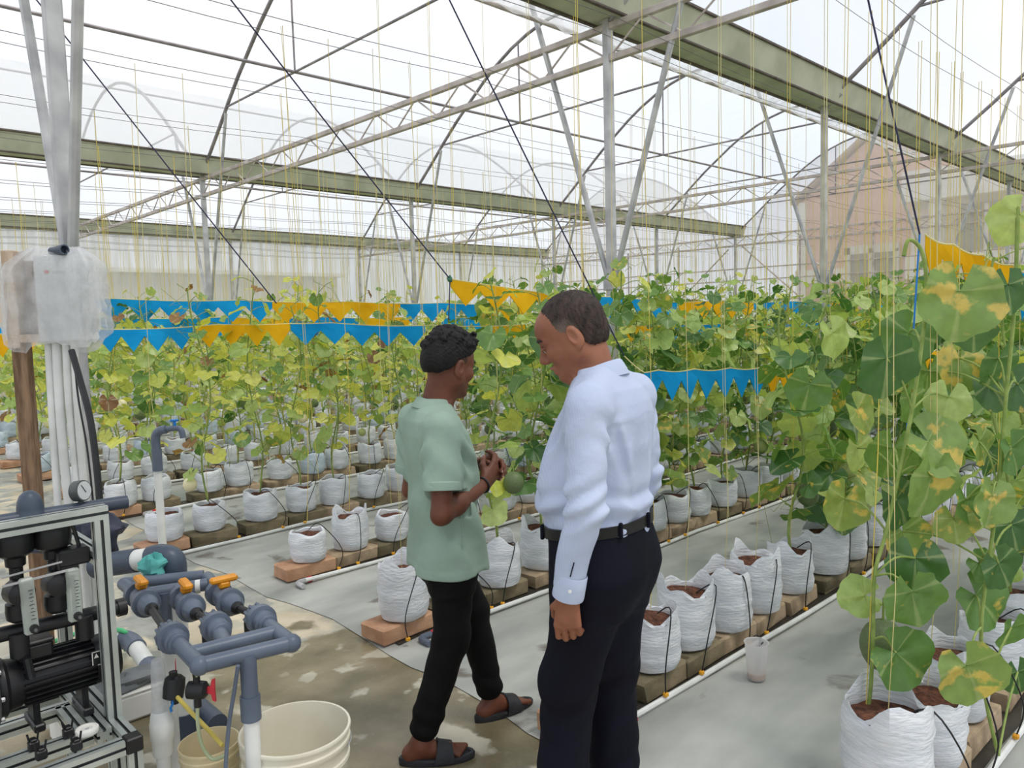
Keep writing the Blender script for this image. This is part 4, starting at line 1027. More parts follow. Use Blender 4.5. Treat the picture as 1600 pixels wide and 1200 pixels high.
# ---------------------------------------------------------------- man in the pale blue shirt
MAN_AZ = R(106)
mp_ = at(938, 700, 2.42)
man = empty('person', (mp_.x, mp_.y, 0), MAN_AZ)
tag(man, 'man in pale blue long-sleeved shirt and navy trousers, head bowed, seen from behind', 'person')
def build_man():
    S = Sdf((-.3, -.36, 0.0), (.42, .36, 1.73), .0038)
    hR = rotm(R(19), R(24), R(-2)); hc = Vector((.085, .012, 1.555))
    T = head(S, hc, hR, 1.06, .004)
    S.cap(T((-.03, 0, -.05)), (-.005, 0, 1.38), .058, .064, .03); S.cap(T((.02, 0, -.075)), (.03, 0, 1.39), .045, .05, .03)
    S.stack([(.9, .0, 0, .1, .13), (1.15, .01, 0, .11, .14), (1.33, 0, 0, .085, .15), (1.41, 0, 0, .06, .07)], .03)
    J = dict(shL=(-.045, .188, 1.338), elL=(-.06, .248, 1.075), wrL=(.005, .243, .80), shR=(-.045, -.188, 1.338), elR=(-.055, -.25, 1.07), wrR=(.03, -.235, .82))
    for s in 'LR':
        S.cap(J['sh'+s], J['el'+s], .047, .04, .03); S.cap(J['el'+s], J['wr'+s], .04, .03, .02)
    nl = []
    hand(S, J['wrL'], (.05, -.02, -1), (-.15, 1, 0), (1, 0, 0), [(.35, .85, .6), (.42, .9, .65), (.5, .95, .7), (.55, 1, .7)], 1.04, .0, .35, nl)
    hand(S, J['wrR'], (.1, .02, -1), (-.1, -1, 0), (1, 0, 0), [(.3, .7, .5)]*4, 1.04, .0, .3, nl)
    for s, (hx, kx, fx) in ((1, (.0, .10, .13)), (-1, (.0, .03, .035))):
        S.cap((hx, .1*s, .9), (kx, .105*s, .48), .075, .05, .03); S.cap((kx, .105*s, .48), (fx-.04, .105*s, .1), .05, .036, .02)
        S.cap((fx-.06, .105*s, .045), (fx+.12, .115*s, .035), .034, .026, .02)
    body = link('body', S.mesh('body', M_SKINA), man); tag(body, 'tan skin of bowed head, neck and hands')
    nails_mb(nl, body, 1.04)
    # hair
    H = Sdf(hc-Vector((.16, .14, .14)), hc+Vector((.18, .14, .18)), .003)
    q = np.array(hR); H.ell(T((-.016, 0, .037)), np.array((.1005, .0795, .091))*1.06, q, 0); H.ell(T((-.03, 0, -.01)), np.array((.081, .073, .075))*1.06, q, .02)
    iR = hR.inverted(); 
    def hl(X, Y, Z):
        x, y, z = X-hc.x, Y-hc.y, Z-hc.z; a = np.array(iR)/1.06
        lx = a[0, 0]*x+a[0, 1]*y+a[0, 2]*z; ly = a[1, 0]*x+a[1, 1]*y+a[1, 2]*z; lz = a[2, 0]*x+a[2, 1]*y+a[2, 2]*z
        zl = np.interp(lx, [-.13, -.085, -.05, -.03, -.018, .0, .018, .028, .045, .062, .08, .1], [-.062, -.06, -.052, -.03, .008, .012, -.012, .012, .05, .08, .1, .13])
        zl = zl+.008*np.sin(ly*90)*(lx > .04)
        nz = .0022*np.sin(lx*420+ly*250)*np.sin(ly*500-lz*180)+.0018*np.sin(lz*600+lx*350)
        return (zl-lz)*.75+nz
    H.field(hl); H.disp(lambda x, y, z: .0016*np.sin(x*700+y*300)*np.sin(y*620+z*260)+.001*np.sin(z*900+x*500))
    tag(link('hair', H.mesh('hair', M_HAIRM), man), 'short thinning brown hair')
    nt = M_HAIRM.node_tree; bs = nt.nodes['Principled BSDF']; src = bs.inputs['Base Color'].links[0].from_socket; tcn = nt.nodes.new('ShaderNodeTexCoord')
    for s in (1, -1):   # greying temples
        vd = nt.nodes.new('ShaderNodeVectorMath'); vd.operation = 'DISTANCE'; vd.inputs[1].default_value = T((.014, .078*s, .012)); nt.links.new(tcn.outputs['Object'], vd.inputs[0])
        mr = nt.nodes.new('ShaderNodeMapRange'); mr.inputs['From Min'].default_value = .012; mr.inputs['From Max'].default_value = .055; mr.inputs['To Min'].default_value = .85; mr.inputs['To Max'].default_value = 0; nt.links.new(vd.outputs['Value'], mr.inputs['Value'])
        mx = nt.nodes.new('ShaderNodeMix'); mx.data_type = 'RGBA'; nt.links.new(mr.outputs[0], mx.inputs['Factor']); nt.links.new(src, mx.inputs['A']); mx.inputs['B'].default_value = C(128, 112, 102); src = mx.outputs['Result']
    nt.links.new(src, bs.inputs['Base Color'])
    for s in (1, -1):   # brow, eye
        MB().tube(smoothpath([T((.096, .016*s, .02)), T((.094, .034*s, .026)), T((.08, .056*s, .02))], 5), [.0045, .005, .0055, .006, .006, .006, .0055, .005, .004, .003, .002], 6).build('eyebrow', M_HAIRM, man)
        e = MB(); e.lathe([(.0005, -.011), (.006, -.0095), (.0105, -.004), (.011, 0), (.0105, .004), (.006, .0095), (.0005, .011)], 12, T((.0835, .032*s, -.008)), hR @ Vector((1, 0, 0))); eo = e.build('eye', M_EYEW, man)
        MB().lathe([(.0056, 0), (.004, .0018), (.0005, .0024)], 10, T((.0925, .033*s, -.010)), hR @ Vector((1, 0, -.25))).build('iris', M_EYED, eo)
        MB().tube(smoothpath([T((.0925, .019*s, -.006)), T((.0955, .032*s, .000)), T((.088, .047*s, -.006))], 4), .0028, 6).build('eyelid', M_SKINA, man)
    MB().tube(smoothpath([T((.0925, -.019, -.069)), T((.0985, 0, -.066)), T((.0925, .019, -.069))], 5), [.002, .003, .004, .0045, .005, .005, .005, .0045, .004, .003, .002], 6).build('lips', M_LIP, man)
    # shirt
    SH = Sdf((-.34, -.4, .74), (.32, .4, 1.5), .0052)
    TS = [(.925, .015, 0, .155, .172), (.97, .012, 0, .158, .176), (1.0, .022, 0, .172, .184), (1.06, .030, 0, .174, .188), (1.14, .015, 0, .163, .19), (1.22, -.005, 0, .152, .193), (1.30, -.02, 0, .136, .192), (1.35, -.025, 0, .116, .178), (1.39, -.022, 0, .098, .15), (1.425, -.01, 0, .075, .088), (1.45, .005, 0, .066, .07)]
    SH.stack(TS, .02, 2.3)
    for s in 'LR':
        SH.cap(J['sh'+s], J['el'+s], .066, .058, .035); SH.cap(J['el'+s], (J['wr'+s][0], J['wr'+s][1], J['wr'+s][2]+.035), .057, .045, .015)
    SH.cap((-.03, .06, 1.405), (-.045, .175, 1.362), .045, .056, .04); SH.cap((-.03, -.06, 1.405), (-.045, -.175, 1.362), .045, .056, .04)
    SH.cap((.0, 0, 1.42), T((-.01, 0, -.04)), .048, .05, 0, 'cut')
    def folds(x, y, z):
        arm = np.clip((np.abs(y)-.2)/.03, 0, 1); d = np.zeros_like(x)
        w = np.exp(-((z-1.03)/.055)**2)*(1-arm); d += w*.011*np.sin(z*75+x*26+y*30*np.sign(x)+2.5*np.sin(y*16))
        bk = np.clip((-x-.02)/.06, 0, 1)*(1-arm); d += bk*.0075*np.sin(y*46+z*10+2*np.sin(z*8))*np.clip((1.3-z)/.15, 0, 1)
        d += bk*.006*np.exp(-((y-.13-(1.2-z)*.15)/.022)**2)*np.clip((1.33-z)/.1, 0, 1)
        d -= bk*.0035*(1/(1+np.exp(-(z-1.315+.12*np.abs(y))/.0025)))
        el = np.exp(-((z-1.08)/.07)**2)*arm; d += el*.0075*np.sin(z*95+x*50+y*20); d += arm*.0025*np.sin(z*38+x*30)
        pit = np.exp(-((z-1.27)/.06)**2)*np.exp(-((np.abs(y)-.19)/.04)**2); d += pit*.009*np.sin(z*60-np.abs(y)*80+x*35)
        fr = np.clip((x-.02)/.06, 0, 1)*(1-arm); d += fr*.005*np.sin(y*34+z*22)
        def seg(ax, ay, az, bx, by, bz, wd, dp):
            vx, vy, vz = bx-ax, by-ay, bz-az; t = np.clip(((x-ax)*vx+(y-ay)*vy+(z-az)*vz)/(vx*vx+vy*vy+vz*vz), 0, 1)
            q = (x-ax-vx*t)**2+(y-ay-vy*t)**2+(z-az-vz*t)**2; return 1.5*dp*np.exp(-q/wd**2)*np.sin(np.pi*(.08+.86*t))
        for sy in (1, -1):
            d += seg(-.12, .165*sy, 1.31, -.14, .115*sy, 1.12, .017, .014)-seg(-.125, .145*sy, 1.30, -.15, .09*sy, 1.1, .02, .008)
            d += seg(-.1, .195*sy, 1.26, -.12, .17*sy, 1.06, .014, .008); d += seg(.06, .17*sy, 1.3, .12, .1*sy, 1.12, .015, .008)
            d += seg(-.02, .205*sy, 1.2, -.11, .225*sy, 1.13, .012, .006)+seg(-.01, .255*sy, 1.14, -.1, .24*sy, 1.06, .011, .007)+seg(.0, .26*sy, 1.08, -.1, .26*sy, 1.02, .010, .006)+seg(.02, .27*sy, .98, -.06, .275*sy, .93, .009, .004)
        d += seg(-.15, -.02, 1.3, -.165, -.015, 1.08, .010, .006)+seg(-.15, .06, 1.12, -.17, .02, 1.0, .014, .008)+seg(-.15, -.07, 1.14, -.16, -.12, 1.0, .014, .008)
        d += seg(-.16, .08, 1.02, -.12, .14, 1.0, .010, .009)+seg(-.16, -.03, 1.015, -.16, .04, 1.005, .010, .008)+seg(.17, .06, 1.05, .1, .15, 1.02, .012, .01)+seg(.2, -.02, 1.03, .18, .08, .99, .012, .009)
        return d
    SH.disp(folds); tag(link('shirt', SH.mesh('shirt', M_SHIRT), man), 'pale blue long-sleeved shirt tucked in')
    collar('collar', M_SHIRT, man, (.006, 0), .067, .069, 1.40, 1.452, .055, .046, .034, .55)
    for s in 'LR':
        w = Vector(J['wr'+s]); e = Vector(J['el'+s]); ax = (w-e).normalized(); 
        cu = MB(); cu.lathe([(.043, -.075), (.0455, -.07), (.0465, -.04), (.0475, -.006), (.0465, 0), (.043, -.002), (.041, -.06)], 28, w+ax*.004, ax, cap0=False, cap1=False); co = cu.build('cuff', M_SHIRT, man)
        MB().lathe([(.0005, .002), (.005, .0018), (.0055, 0)], 10, w+ax*-.03+Vector((-.02, .042 if s == 'L' else -.042, 0)), (-.4, 1 if s == 'L' else -1, 0)).build('button', M_PVC, co)
        MB().tube([w+ax*-.075+Vector((-.012, (.042 if s == 'L' else -.042), 0)), w+ax*-.12+Vector((-.016, (.044 if s == 'L' else -.044), 0))], .0018, 5).build('sleeve_placket', M_NAVY, co)
    # belt and trousers
    TR = Sdf((-.26, -.3, .02), (.32, .3, 1.0), .0055)
    TR.stack([(.985, .012, 0, .156, .174), (.90, .0, 0, .158, .18), (.83, -.012, 0, .155, .184), (.76, -.008, 0, .135, .18), (.70, -.0, 0, .10, .16)], .03, 2.5)
    for s, (hx, kx, fx) in ((1, (.0, .078, .135)), (-1, (-.01, .02, .035))):
        TR.cap((hx-.012, .078*s, .83), (kx, .1*s, .48), .120, .086, .06); TR.cap((kx, .1*s, .48), (fx-.02, .105*s, .04), .086, .082, .04)
    TR.field(lambda X, Y, Z: np.maximum(.045-Z, Z-(.968-.13*X))+0*Y)
    TR.disp(lambda x, y, z: .0028*np.sin(z*22+x*24+y*18+2*np.sin(x*15))*np.clip((.8-z)/.2, .2, 1)+.004*np.sin(z*52+y*40)*np.exp(-((z-.42)/.1)**2)+.005*np.sin(y*70)*np.exp(-((z-.8)/.12)**2)*np.clip(x/.1, 0, 1)
            + .004*np.sin(z*60+x*30)*np.exp(-((z-.12)/.08)**2))
    tag(link('trousers', TR.mesh('trousers', M_NAVY), man), 'dark navy straight trousers')
    bl = band('belt', [(.945, .011, 0, .160, .177), (.978, .012, 0, .160, .177)], M_LEATHER, man, th=.005)
    for v_ in bl.data.vertices: v_.co.z -= .13*v_.co.x
    for a in (.7, 1.5, 2.4, 3.14, 3.9, 4.7, 5.6):
        ca, sa = math.cos(a), math.sin(a); MB().rbox((.012+.168*math.copysign(abs(ca)**.83, ca), .184*math.copysign(abs(sa)**.83, sa), .961-.022*math.copysign(abs(ca)**.83, ca)), (.012, .012, .048), .003).build('belt_loop', M_NAVY, man)
    MB().rbox((.178, .02, .938), (.012, .045, .036), .004).build('buckle', M_STEEL, bl)
    for s, fx in ((1, .125), (-1, .03)):
        F_ = Sdf((fx-.2, .11*s-.1, 0), (fx+.26, .11*s+.1, .14), .005)
        F_.cap((fx-.075, .106*s, .045), (fx-.06, .106*s, .07), .04, .036, .02); F_.cap((fx-.06, .106*s, .045), (fx+.11, .118*s, .04), .042, .038, .02); F_.cap((fx+.1, .118*s, .036), (fx+.155, .118*s, .03), .038, .028, .02)
        F_.field(lambda X, Y, Z: .003-Z+0*X+0*Y); sh = link('shoe', F_.mesh('shoe', M_LEATHER), man)
build_man()

# ---------------------------------------------------------------- boy in the mint polo shirt
BOY_AZ = R(-19)
boy = empty('person', (1.785, 2.235, MAT_H*.0), BOY_AZ)
tag(boy, 'young man in mint polo shirt and black trousers with clasped hands, facing right', 'person')
def build_boy():
    S = Sdf((-.32, -.34, 0.0), (.46, .34, 1.6), .0038)
    hR = rotm(R(20), R(7), R(2)); hc = Vector((.04, .0, 1.445))
    T = head(S, hc, hR, .95, -.002); q = np.array(hR)
    S.cap(T((-.035, 0, -.05)), (-.03, 0, 1.27), .05, .054, .03); S.cap(T((.01, 0, -.07)), (-.01, 0, 1.28), .04, .045, .03)
    S.stack([(.8, 0, 0, .08, .12), (1.1, 0, 0, .085, .13), (1.24, -.02, 0, .07, .13), (1.3, -.025, 0, .05, .06)], .03)
    J = dict(shR=(-.06, -.165, 1.235), elR=(-.085, -.215, .945), wrR=(.135, -.075, 1.0), shL=(-.05, .165, 1.235), elL=(-.055, .215, .95), wrL=(.15, .075, 1.045))
    for s in 'LR':
        S.cap(J['sh'+s], J['el'+s], .043, .037, .03); e = Vector(J['el'+s]); w = Vector(J['wr'+s]); m_ = e.lerp(w, .3)
        S.cap(e, m_, .036, .039, .02); S.cap(m_, w, .039, .025, .02); S.cap(e-Vector((.012, 0, .012)), e, .024, .024, .015)
    nl = []
    hand(S, J['wrR'], (.75, .42, .52), (.35, -.8, -.1), (-.2, -.1, 1), [(.45, .7, .4), (.5, .75, .45), (.55, .8, .5), (.6, .8, .5)], .98, 0, .4, nl)
    hand(S, J['wrL'], (.75, -.5, .12), (.5, .5, .65), (-.2, -.3, 1), [(.6, .8, .5), (.65, .85, .5), (.7, .9, .5), (.7, .9, .5)], .98, 0, .5, nl)
    # legs and feet: left leg forward, right leg back
    FT = {1: ((.01, .085, .8), (.13, .085, .46), (.205, .085, .085), 8), -1: ((.0, -.085, .8), (-.02, -.09, .45), (-.155, -.09, .085), -16)}
    for s, (h, k, a, yw) in FT.items():
        S.cap(h, k, .07, .045, .03); S.cap(k, a, .045, .03, .02); a = Vector(a); fd = Vector((math.cos(R(yw)), math.sin(R(yw)), 0)); sd = Vector((-fd.y, fd.x, 0))
        S.cap(a-fd*.035+Vector((0, 0, -.045)), a+Vector((0, 0, -.01)), .03, .034, .02); S.cap(a+Vector((0, 0, -.03)), a+fd*.1+Vector((0, 0, -.046)), .033, .026, .025); S.cap(a-fd*.04+Vector((0, 0, -.05)), a+fd*.1+Vector((0, 0, -.055)), .026, .024, .02)
        for i, o in enumerate((.03, .013, -.002, -.017, -.031)):
            o *= -s; b = a+fd*.115+sd*o*.8+Vector((0, 0, -.05)); e = a+fd*(.165-.007*i)+sd*o+Vector((0, 0, -.058)); r = .0125 if i == 0 else .0092
            S.cap(b, e, r, r*.9, .006)
    body = link('body', S.mesh('body', M_SKINB), boy); tag(body, 'brown skin of head, bare forearms, clasped hands and feet')
    nails_mb(nl, body, .98)
    # hair: thick on top, faded sides
    H = Sdf(hc-Vector((.16, .14, .1)), hc+Vector((.18, .14, .2)), .003)
    H.ell(T((-.012, 0, .055)), np.array((.107, .083, .092))*.95, q, 0); H.ell(T((-.045, 0, .015)), np.array((.082, .08, .075))*.95, q, .02); H.ell(T((.06, 0, .105)), np.array((.05, .06, .032))*.95, q, .03)
    rn = random.Random(4)
    for _ in range(150):    # wavy clumps on top
        a = rn.uniform(0, 6.28); e = rn.uniform(.12, 1.5); dd = Vector((math.cos(a)*math.cos(e)*.108, math.sin(a)*math.cos(e)*.084, math.sin(e)*.093)); c = T(Vector((-.012, 0, .055))+dd*.975)
        rr = rn.uniform(.007, .012); H.ell(c, (rr*1.5, rr*.8, rr*.8), np.array(hR @ rotm(rn.uniform(-1.2, 1.2), rn.uniform(-.6, .6), 0)), .012)
    for _ in range(22):
        c = T((rn.uniform(.07, .11), rn.uniform(-.05, .055), rn.uniform(.085, .135))); rr = rn.uniform(.008, .013); H.ell(c, (rr*1.7, rr*.7, rr*.7), np.array(hR @ rotm(rn.uniform(-.9, .9), rn.uniform(-.7, .5), 0)), .006)
    iR = np.array(hR.inverted())/.95
    def hl(X, Y, Z):
        x, y, z = X-hc.x, Y-hc.y, Z-hc.z
        lx = iR[0, 0]*x+iR[0, 1]*y+iR[0, 2]*z; ly = iR[1, 0]*x+iR[1, 1]*y+iR[1, 2]*z; lz = iR[2, 0]*x+iR[2, 1]*y+iR[2, 2]*z
        zl = np.interp(lx, [-.14, -.09, -.06, -.03, .0, .03, .06, .08, .1], [-.035, -.03, -.015, .018, .034, .04, .052, .07, .075])
        return (zl-lz)*.8+.003*np.sin(lx*160+ly*90)*np.sin(ly*150+lz*60)
    H.field(hl)
    H.disp(lambda x, y, z: .0022*np.sin(x*230+3*np.sin(y*140+z*60))*np.sin(y*260+2*np.sin(z*170))*np.clip((z-hc.z-.03)/.04, .1, 1)+.0013*np.sin(x*520+z*400)*np.sin(y*480))
    tag(link('hair', H.mesh('hair', M_HAIRB), boy), 'thick wavy black hair with faded sides')
    M_FADE = mat('faded_hair_skin', C(74, 48, 38), C(56, 36, 28), rough=.7, scale=90)
    for s in (1, -1):
        G = Sdf(T((-.02, .07*s, .02))-Vector((.08, .06, .07)), T((-.02, .07*s, .02))+Vector((.08, .06, .07)), .003)
        G.ell(T((-.012, 0, .034)), np.array((.0992, .0785, .0885))*.95, q, 0)
        G.field(lambda X, Y, Z: np.sqrt(((X-T((-.02, .07*s, .02)).x)/1.5)**2+(Y-T((-.02, .07*s, .02)).y)**2+((Z-T((-.02, .07*s, .02)).z)/.75)**2)-.036)
        link('hair_fade', G.mesh('hair_fade', M_FADE), boy)
        MB().tube(smoothpath([T((.095, .016*s, .02)), T((.093, .034*s, .026)), T((.08, .056*s, .02))], 5), .0042, 6).build('eyebrow', M_HAIRB, boy)
        e = MB(); e.lathe([(.0005, -.01), (.006, -.0085), (.0095, -.004), (.010, 0), (.0095, .004), (.006, .0085), (.0005, .010)], 12, T((.0835, .032*s, -.007)), hR @ Vector((1, 0, 0))); eo = e.build('eye', M_EYEW, boy)
        MB().lathe([(.005, 0), (.004, .0018), (.0005, .0024)], 10, T((.0925, .033*s, -.008)), hR @ Vector((1, 0, -.1))).build('iris', M_EYED, eo)
    # polo shirt
    SH = Sdf((-.3, -.34, .66), (.26, .34, 1.36), .0052)
    SH.stack([(.69, .005, 0, .136, .186), (.74, .004, 0, .134, .184), (.85, .002, 0, .126, .177), (.95, .0, 0, .12, .172), (1.05, -.004, 0, .12, .176), (1.13, -.012, 0, .118, .18), (1.2, -.026, 0, .108, .178), (1.25, -.036, 0, .092, .158), (1.285, -.036, 0, .076, .115), (1.31, -.03, 0, .063, .07), (1.33, -.02, 0, .056, .058)], .02, 2.3)
    for s in 'LR':
        a = Vector(J['sh'+s]); b = Vector(J['el'+s]); e = a.lerp(b, .72); SH.cap(a, e, .064, .069, .045)
        ax = (b-a).normalized()
        n0 = e; SH_cut = lambda X, Y, Z, n0=n0, ax=ax: ((X-n0.x)*ax.x+(Y-n0.y)*ax.y+(Z-n0.z)*ax.z)
        # trim the sleeve end flat where the point lies on the arm side
        sl, X, Y, Z = SH.sub(e-Vector((.11, .11, .11)), e+Vector((.11, .11, .11))); cutd = SH_cut(X, Y, Z); side = (np.sign(a.y)*Y > .168)
        g = SH.g[sl]; SH.g[sl] = np.where(side, np.maximum(g, cutd), g)
        SH.cap(e+ax*.03, e-ax*.05, .052, .045, .0, 'cut') if False else None
    SH.cap((-.02, 0, 1.3), T((-.01, 0, -.04)), .04, .043, 0, 'cut')
    def folds(x, y, z):
        arm = np.clip((np.abs(y)-.175)/.03, 0, 1); d = (1-arm)*.007*np.sin(y*30+x*26+z*9+2*np.sin(z*7))*np.clip((1.15-z)/.25, 0, 1)
        d += np.exp(-((z-1.13)/.07)**2)*np.exp(-((np.abs(y)-.165)/.04)**2)*.010*np.sin(z*55-np.abs(y)*60+x*35)
        d += arm*.003*np.sin(z*46+x*40); d += (1-arm)*.008*np.sin(z*24+x*42)*np.exp(-((z-.93)/.1)**2)
        d -= .0016*(1/(1+np.exp((z-.715)/.002)))
        return d
    SH.disp(folds); tag(link('polo_shirt', SH.mesh('polo_shirt', M_MINT), boy), 'mint green short-sleeved polo shirt')
    collar('collar', M_MINT, boy, (-.022, 0), .056, .058, 1.27, 1.312, .05, .036, .032, .6)
    for s in 'LR':
        a = Vector(J['sh'+s]); b = Vector(J['el'+s]); e = a.lerp(b, .72); ax = (b-a).normalized()
        MB().lathe([(.0665, -.03), (.0705, -.026), (.0715, -.002), (.0705, .002), (.066, .001), (.064, -.02)], 30, e, ax, cap0=False, cap1=False).build('sleeve_hem', M_MINT, boy)
    # side seam, trousers
    MB().tube(smoothpath([(.0, -.1745, .70), (.003, -.174, .85), (.002, -.172, .95), (-.01, -.177, 1.08)], 5), .0018, 5).build('side_seam', M_MINT, boy)
    TR = Sdf((-.3, -.22, .06), (.36, .22, .86), .0052)
    TR.stack([(.84, 0, 0, .1, .142), (.78, -.003, 0, .106, .150), (.7, -.003, 0, .104, .152), (.63, 0, 0, .085, .145)], .02, 2.4)
    for s, (h, k, a, yw) in FT.items():
        k = Vector(k); a = Vector(a); TR.cap((h[0], h[1]*.85, .74), k, .084, .066, .05); TR.cap(k, a+(k-a).normalized()*.05, .066, .055, .03)
    TR.disp(lambda x, y, z: .0018*np.sin(z*30+x*30+y*20+2*np.sin(x*14))+.0035*np.sin(z*80+x*28)*np.exp(-((z-.17)/.06)**2)+.002*np.sin(z*60+y*40)*np.exp(-((z-.46)/.07)**2))
    tag(link('trousers', TR.mesh('trousers', M_BLACKC), boy), 'slim black trousers')
    # slide sandals
    for s, (h, k, a, yw) in FT.items():
        a = Vector(a); fd = Vector((math.cos(R(yw)), math.sin(R(yw)), 0)); sd = Vector((-fd.y, fd.x, 0)); g0 = Vector((a.x, a.y, 0))
        b = MB(); V = []; F = []; n = 26
        for lv, (z, gr) in enumerate(((.002, 0), (.0, .002), (.018, .004), (.024, 0), (.024, -.012), (.017, -.016))):
            for k2 in range(n):
                t = 2*math.pi*k2/n; x = math.cos(t); w = .043+.006*x; px = .058+.137*x; py = math.sin(t)*w
                V.append(g0+fd*(px+gr*x)+sd*(py+gr*math.sin(t))+Vector((0, 0, z+(.006*max(0, -x) if z > .01 else 0))))
        for lv in range(5):
            for k2 in range(n): F.append((lv*n+k2, lv*n+(k2+1) % n, (lv+1)*n+(k2+1) % n, (lv+1)*n+k2))
        F.append(tuple(reversed(range(n)))); F.append(tuple(5*n+k2 for k2 in range(n))); b.add(V, F, True)
        root = b.build('sandal_sole', M_RUBBER, boy)
        b = MB(); V = []; F = []; nu, nv = 9, 14
        for lay in (0, 1):
            for i in range(nu):
                u = .045+.075*i/(nu-1)
                for j in range(nv):
                    t = math.pi*j/(nv-1); hgt = .064-.022*(i/(nu-1))+(.006 if lay == 0 else 0); wd = .05+(.004 if lay == 0 else 0)
                    bow = .018*math.sin(t)*(1 if i == 0 else (-.3 if i == nu-1 else .2))
                    V.append(g0+fd*(u+bow)+sd*(math.cos(t)*wd)+Vector((0, 0, .012+max(0.0, math.sin(t))**.8*hgt)))
        for lay in (0, 1):
            o = lay*nu*nv
            for i in range(nu-1):
                for j in range(nv-1):
                    f = (o+i*nv+j, o+i*nv+j+1, o+(i+1)*nv+j+1, o+(i+1)*nv+j); F.append(f if lay == 0 else f[::-1])
        N0 = nu*nv
        for j in range(nv-1):
            F.append((j, N0+j, N0+j+1, j+1)); q_ = (nu-1)*nv; F.append((q_+j, q_+j+1, N0+q_+j+1, N0+q_+j))
        b.add(V, F, True); b.build('sandal_strap', M_RUBBER, root)
    # watch on the left wrist, bracelet on the right
    w = Vector(J['wrL']); e = Vector(J['elL']); ax = (w-e).normalized(); c = w-ax*.02
    wt_ = MB().lathe([(.0285, -.012), (.0315, -.011), (.0315, .011), (.0285, .012)], 24, c, ax, cap0=False, cap1=False).build('watch', M_BLK, boy)
    sdw = Vector((-.1, -.9, .55)); sdw = (sdw-ax*sdw.dot(ax)).normalized()
    MB().lathe([(.021, 0), (.022, .004), (.021, .011), (.018, .012)], 20, c+sdw*.028, sdw).build('watch_case', M_BLK, wt_)
    w = Vector(J['wrR']); e = Vector(J['elR']); ax = (w-e).normalized(); c = w-ax*.012; u = ax.orthogonal().normalized(); v = ax.cross(u)
    MB().tube([c+(u*math.cos(t)+v*math.sin(t))*.0295 for t in np.linspace(0, 6.2832, 25)], .004, 8).build('bracelet', M_BLK, boy)
build_boy()

# ================================================================ irrigation equipment (left foreground)
M_ALU = mat('aluminium_profile', C(196, 202, 198), C(168, 176, 172), rough=.35, metal=.55, scale=6)
M_SLOT = mat('profile_slot_dark', C(70, 74, 74), C(50, 54, 54), rough=.5)
M_CLEAR = film_mat('clear_acrylic', (.80, .86, .80, 1), .62, trans=.5, vary=.2, scale=12)
M_MOTOR = mat('black_motor_paint', C(40, 40, 42), C(26, 26, 28), rough=.38, scale=9, metal=.2)
M_GREYCAST = mat('grey_casting', C(104, 108, 106), C(78, 82, 80), rough=.5, metal=.3, scale=8)
M_ORANGE = mat('orange_plastic', C(226, 152, 34), C(208, 134, 22), rough=.45)
M_WOOD = mat('weathered_wood', C(150, 122, 96), C(104, 80, 60), rough=.85, scale=10, stretch=(6, 6, .7), bump=.4)
M_WOODL = mat('pale_timber', C(206, 186, 166), C(180, 158, 136), rough=.8, scale=8, stretch=(5, 5, .7))
M_CABINET = mat('cabinet_white', C(206, 208, 208), C(192, 195, 196), rough=.5)
M_BUCKET = mat('cream_bucket_plastic', C(232, 228, 212), C(216, 210, 190), rough=.4, scale=4)
M_BUCKET2 = mat('yellowed_bucket_plastic', C(228, 214, 180), C(208, 192, 152), rough=.45, scale=4)
M_WATER = mat('murky_water', C(196, 188, 162), C(182, 172, 144), rough=.08, spec=.6)
M_TEAL = mat('teal_cloth', C(96, 176, 170), C(70, 150, 146), rough=.85, bump=.4, bscale=30)
M_TARP = mat('navy_tarp', C(52, 56, 74), C(36, 40, 56), rough=.6, bump=.5, bscale=20)
M_HOSEY = mat('yellow_hose', C(206, 188, 96), C(186, 166, 78), rough=.4)
M_HOSEG = mat('pale_green_hose', C(176, 184, 150), C(156, 166, 130), rough=.4)
M_GHOSE = mat('green_hose', C(86, 190, 130), C(70, 170, 112), rough=.4)
M_GREYBAG = mat('grey_plastic_sheet', C(120, 124, 126), C(92, 96, 98), rough=.5, bump=.5, bscale=18)
M_BLUE = mat('blue_cord', C(40, 130, 206), C(30, 110, 186), rough=.6)

def profile_mb(a, b, w=.04):
    """slotted aluminium bar from a to b"""
    a = Vector(a); b = Vector(b); t = (b-a).normalized(); ref = Vector((0, 0, 1)) if abs(t.z) < .9 else Vector((1, 0, 0)); u = ref.cross(t).normalized(); v = t.cross(u)
    h = w/2; s = w*.11; dp = w*.18; sec = []
    for q in range(4):
        for (x, y) in ((h, -h), (h, -s), (h-dp, -s), (h-dp, s), (h, s)):
            c, s_ = [(1, 0), (0, 1), (-1, 0), (0, -1)][q]; sec.append((x*c-y*s_, x*s_+y*c))
    n = len(sec); V = [p+u*x+v*y for p in (a, b) for (x, y) in sec]
    mb = MB(); mb.cur = 0
    for k in range(n):
        mb.cur = 1 if k % 5 in (1, 2, 3) else 0
        b0 = len(mb.v); mb.add([V[k], V[(k+1) % n], V[n+(k+1) % n], V[n+k]], [(0, 1, 2, 3)])
    mb.cur = 0; mb.add([V[k] for k in range(n)], [tuple(reversed(range(n)))]); mb.add([V[n+k] for k in range(n)], [tuple(range(n))]); return mb
def bars(root, lst, w=.04):
    for a, b in lst:
        p = local(root, [a, b]); profile_mb(p[0], p[1], w).build('profile_bar', [M_ALU, M_SLOT], root)
FX0, FX1 = -.05, .672; FYf, FYb, FYn = 2.48, 2.98, 2.315; ZD, ZT = .42, 1.07
fr_ = empty('pump_frame', (.35, 2.65, 0)); tag(fr_, 'slotted aluminium frame around the black pump at the left edge', 'frame')
